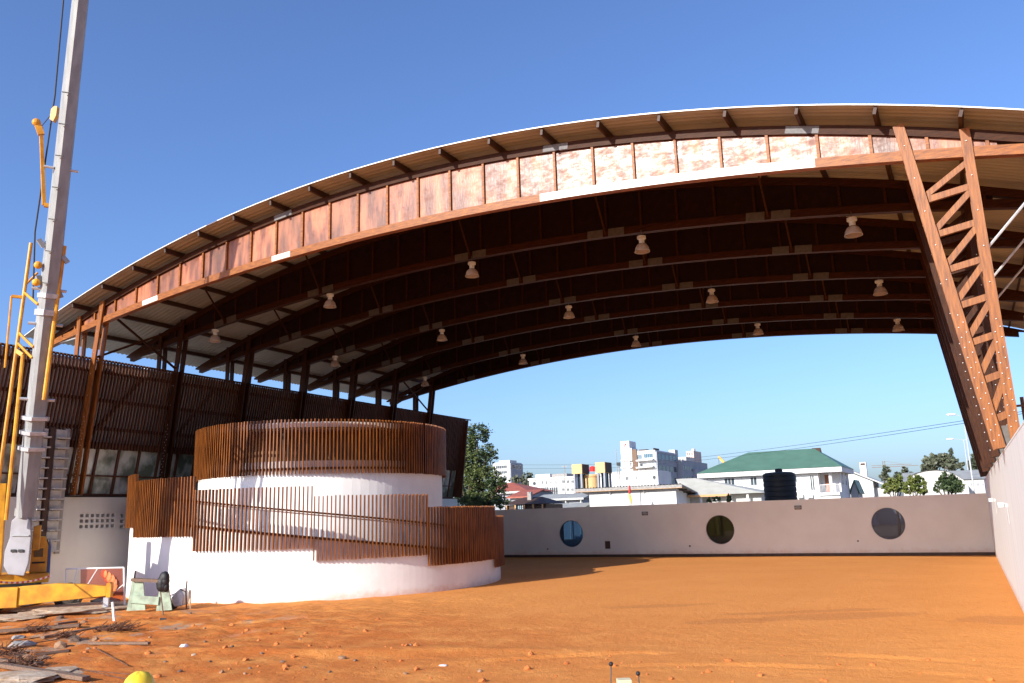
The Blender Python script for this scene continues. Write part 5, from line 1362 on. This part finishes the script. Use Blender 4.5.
# white block seen over the gallery roof
xs_ = -54
ya, za = atX(148, 367, xs_).y, atX(148, 367, xs_).z; yb = atX(224, 381, xs_).y
t = thing('neighbour_block', 'white flat-roofed building glimpsed over the slatted gallery roof', 'building', (xs_ - 4, ya, 0))
MB().box(xs_ - 9, xs_, ya, yb, 0, za - .6).build('wall', M['bwhite'], t)
MB().box(xs_ - 9.2, xs_ + .2, ya - .2, yb + .2, za - .59, za - .1).build('parapet', M['bwhite'], t)
for k in range(5): y = ya + (yb - ya) * (k + .3) / 5; side_window(t, xs_, y, y + 1.4, za - 2.6, za - 1.3)

# ------------------------------------------------------------------ lamp posts, masts, wires, far cranes
for (bx, by, tx, ty, arms, Y, lab) in ((969.5, 488, 963.5, 416, ((951, 414.5), (976, 416)), 150, 'tall double-armed street lamp behind the rear wall, the taller one'), (967, 488, 963.8, 439.5, ((950, 439), (973, 437)), 190, 'double-armed street lamp beyond the taller one')):
    b = atY(bx, by, Y); tp_ = atY(tx, ty, Y); t = thing('street_lamp', lab, 'street lamp', (tp_.x, Y, 0), 'street lamps behind the rear wall')
    MB().tube([(tp_.x, Y, 0), (tp_.x, Y, tp_.z)], [.15, .08], 8).build('pole', M['galv'], t)
    for ax_, ay_ in arms:
        e = atY(ax_, ay_, Y); d = (e - tp_).normalized()
        MB().tube([tp_ + Vector((0, 0, -.2)), tp_ + d * .6, e], .05, 6).build('arm', M['galv'], t)
        MB().sphere(e, .34, 8, (2.2, .8, .55)).build('lamp_head', M['whitep'], t, True)
Y = 150
t = thing('utility_pole', 'thin utility pole with a dark box left of the tall office block', 'pole', (XZ(619, 490, Y)[0], Y, 0))
pt_ = atY(618.8, 463, Y); MB().tube([(pt_.x, Y, 0), (pt_.x, Y, pt_.z)], .10, 8).build('pole', M['concrete'], t)
MB().box(pt_.x - .3, pt_.x + .3, Y - .45, Y - .11, pt_.z - .5, pt_.z + .1).build('switch_box', M['blackp'], t)
t = thing('radio_mast', 'thin grey radio mast rising left of the office tower', 'mast', (XZ(616, 490, 190)[0], 190, 0))
p = atY(616, 449, 190); MB().tube([(p.x, 190, 0), (p.x, 190, p.z)], [.16, .07], 6).build('mast_pole', M['bgrey'], t)
MB().tube([(p.x - .5, 190, p.z - .6), (p.x + .5, 190, p.z - .6)], .05, 6).build('aerial', M['bgrey'], t)
t = thing('utility_pole', 'short pole on the skyline above the white two-storey building', 'pole', (XZ(564, 490, 160)[0], 160, 0))
p = atY(564.3, 465, 160); MB().tube([(p.x, 160, 0), (p.x, 160, p.z)], .09, 6).build('pole', M['concrete'], t)
MB().bar((p.x - .7, 160, p.z - .3), (p.x + .7, 160, p.z - .3), .1, .1).build('crossarm', M['concrete'], t)
def wire(a, b, sag, r_, lab):
    pts = [lerp(a, b, i / 24) + Vector((0, 0, -sag * 4 * (i / 24) * (1 - i / 24))) for i in range(25)]
    return tag(MB().tube(pts, r_, 5).build('power_line', M['cable'], None), lab, 'wire')
wire(atY(430, 463, 175), atY(618.8, 464, 150), .3, .022, 'upper power line left of the utility pole with the dark box')
wire(atY(430, 467, 176), atY(618.8, 467.5, 150), .3, .022, 'lower power line left of the utility pole with the dark box')
wire(atY(619, 464, 150), atY(1060, 405.5, 62), .55, .018, 'power line rising to the right over the green-roofed villa, upper strand')
wire(atY(619, 466, 150), atY(1060, 407.5, 62), .7, .018, 'power line rising to the right over the green-roofed villa, lower strand')
Y = 280
t = thing('distant_crane', 'yellow crane boom poking up behind the green roof', 'crane', (XZ(745, 490, Y)[0], Y, 0))
a, b = atY(718.5, 456.5, Y), atY(745, 486, Y); MB().bar(a, b, .5, .7, (0, 0, 1), 1.0, 1.4).build('boom', M['yellow'], t)
MB().box(b.x - 2.5, b.x + 3.5, Y - 1.5, Y + 1.5, .3, b.z + .4).build('body', M['yellow'], t)
MB().tube([a, a + Vector((0, 0, -5))], .06, 5).build('hoist_cable', M['cable'], t)
Y = 480
t = thing('tower_crane', 'faint far tower crane on the skyline right of the chimney house', 'crane', (XZ(884, 490, Y)[0], Y, 0))
p = atY(883.5, 461, Y); q = atY(918, 463.5, Y); s_ = atY(876, 468, Y)
g = MB()
for dx in (-.5, .5):
    for dy in (-.5, .5): g.bar((p.x + dx, Y + dy, 0), (p.x + dx, Y + dy, p.z), .16, .16)
for k in range(16):
    z = k * p.z / 16; g.bar((p.x - .5, Y - .5, z), (p.x + .5, Y - .5, z + p.z / 16), .1, .1)
g.build('mast', M['oldwood'], t)
jz = XZ(884, 467, Y)[1]
g = MB(); g.bar((p.x - 6, Y, jz), (q.x, Y, jz), .3, .25); g.bar((p.x - 6, Y, jz + 1), (q.x - 3, Y, jz + .8), .2, .2); g.bar((p.x, Y, p.z), (q.x - 6, Y, jz + .8), .1, .1); g.build('jib', M['oldwood'], t)
# worker's figure-high post top beyond the right-hand column
p = atY(1021.5, 397, 40)
t = thing('post_bracket', 'short reddish steel post with a crosspiece standing on the ivory wall behind the timber column', 'post', (p.x, 40, WALLTOP))
MB().tube([(p.x, 40, 0), (p.x, 40, p.z)], .07, 8).build('pole', M['rust'], t); MB().bar((p.x - .3, 40, p.z - .35), (p.x + .3, 40, p.z - .35), .09, .09).build('crossarm', M['rust'], t)
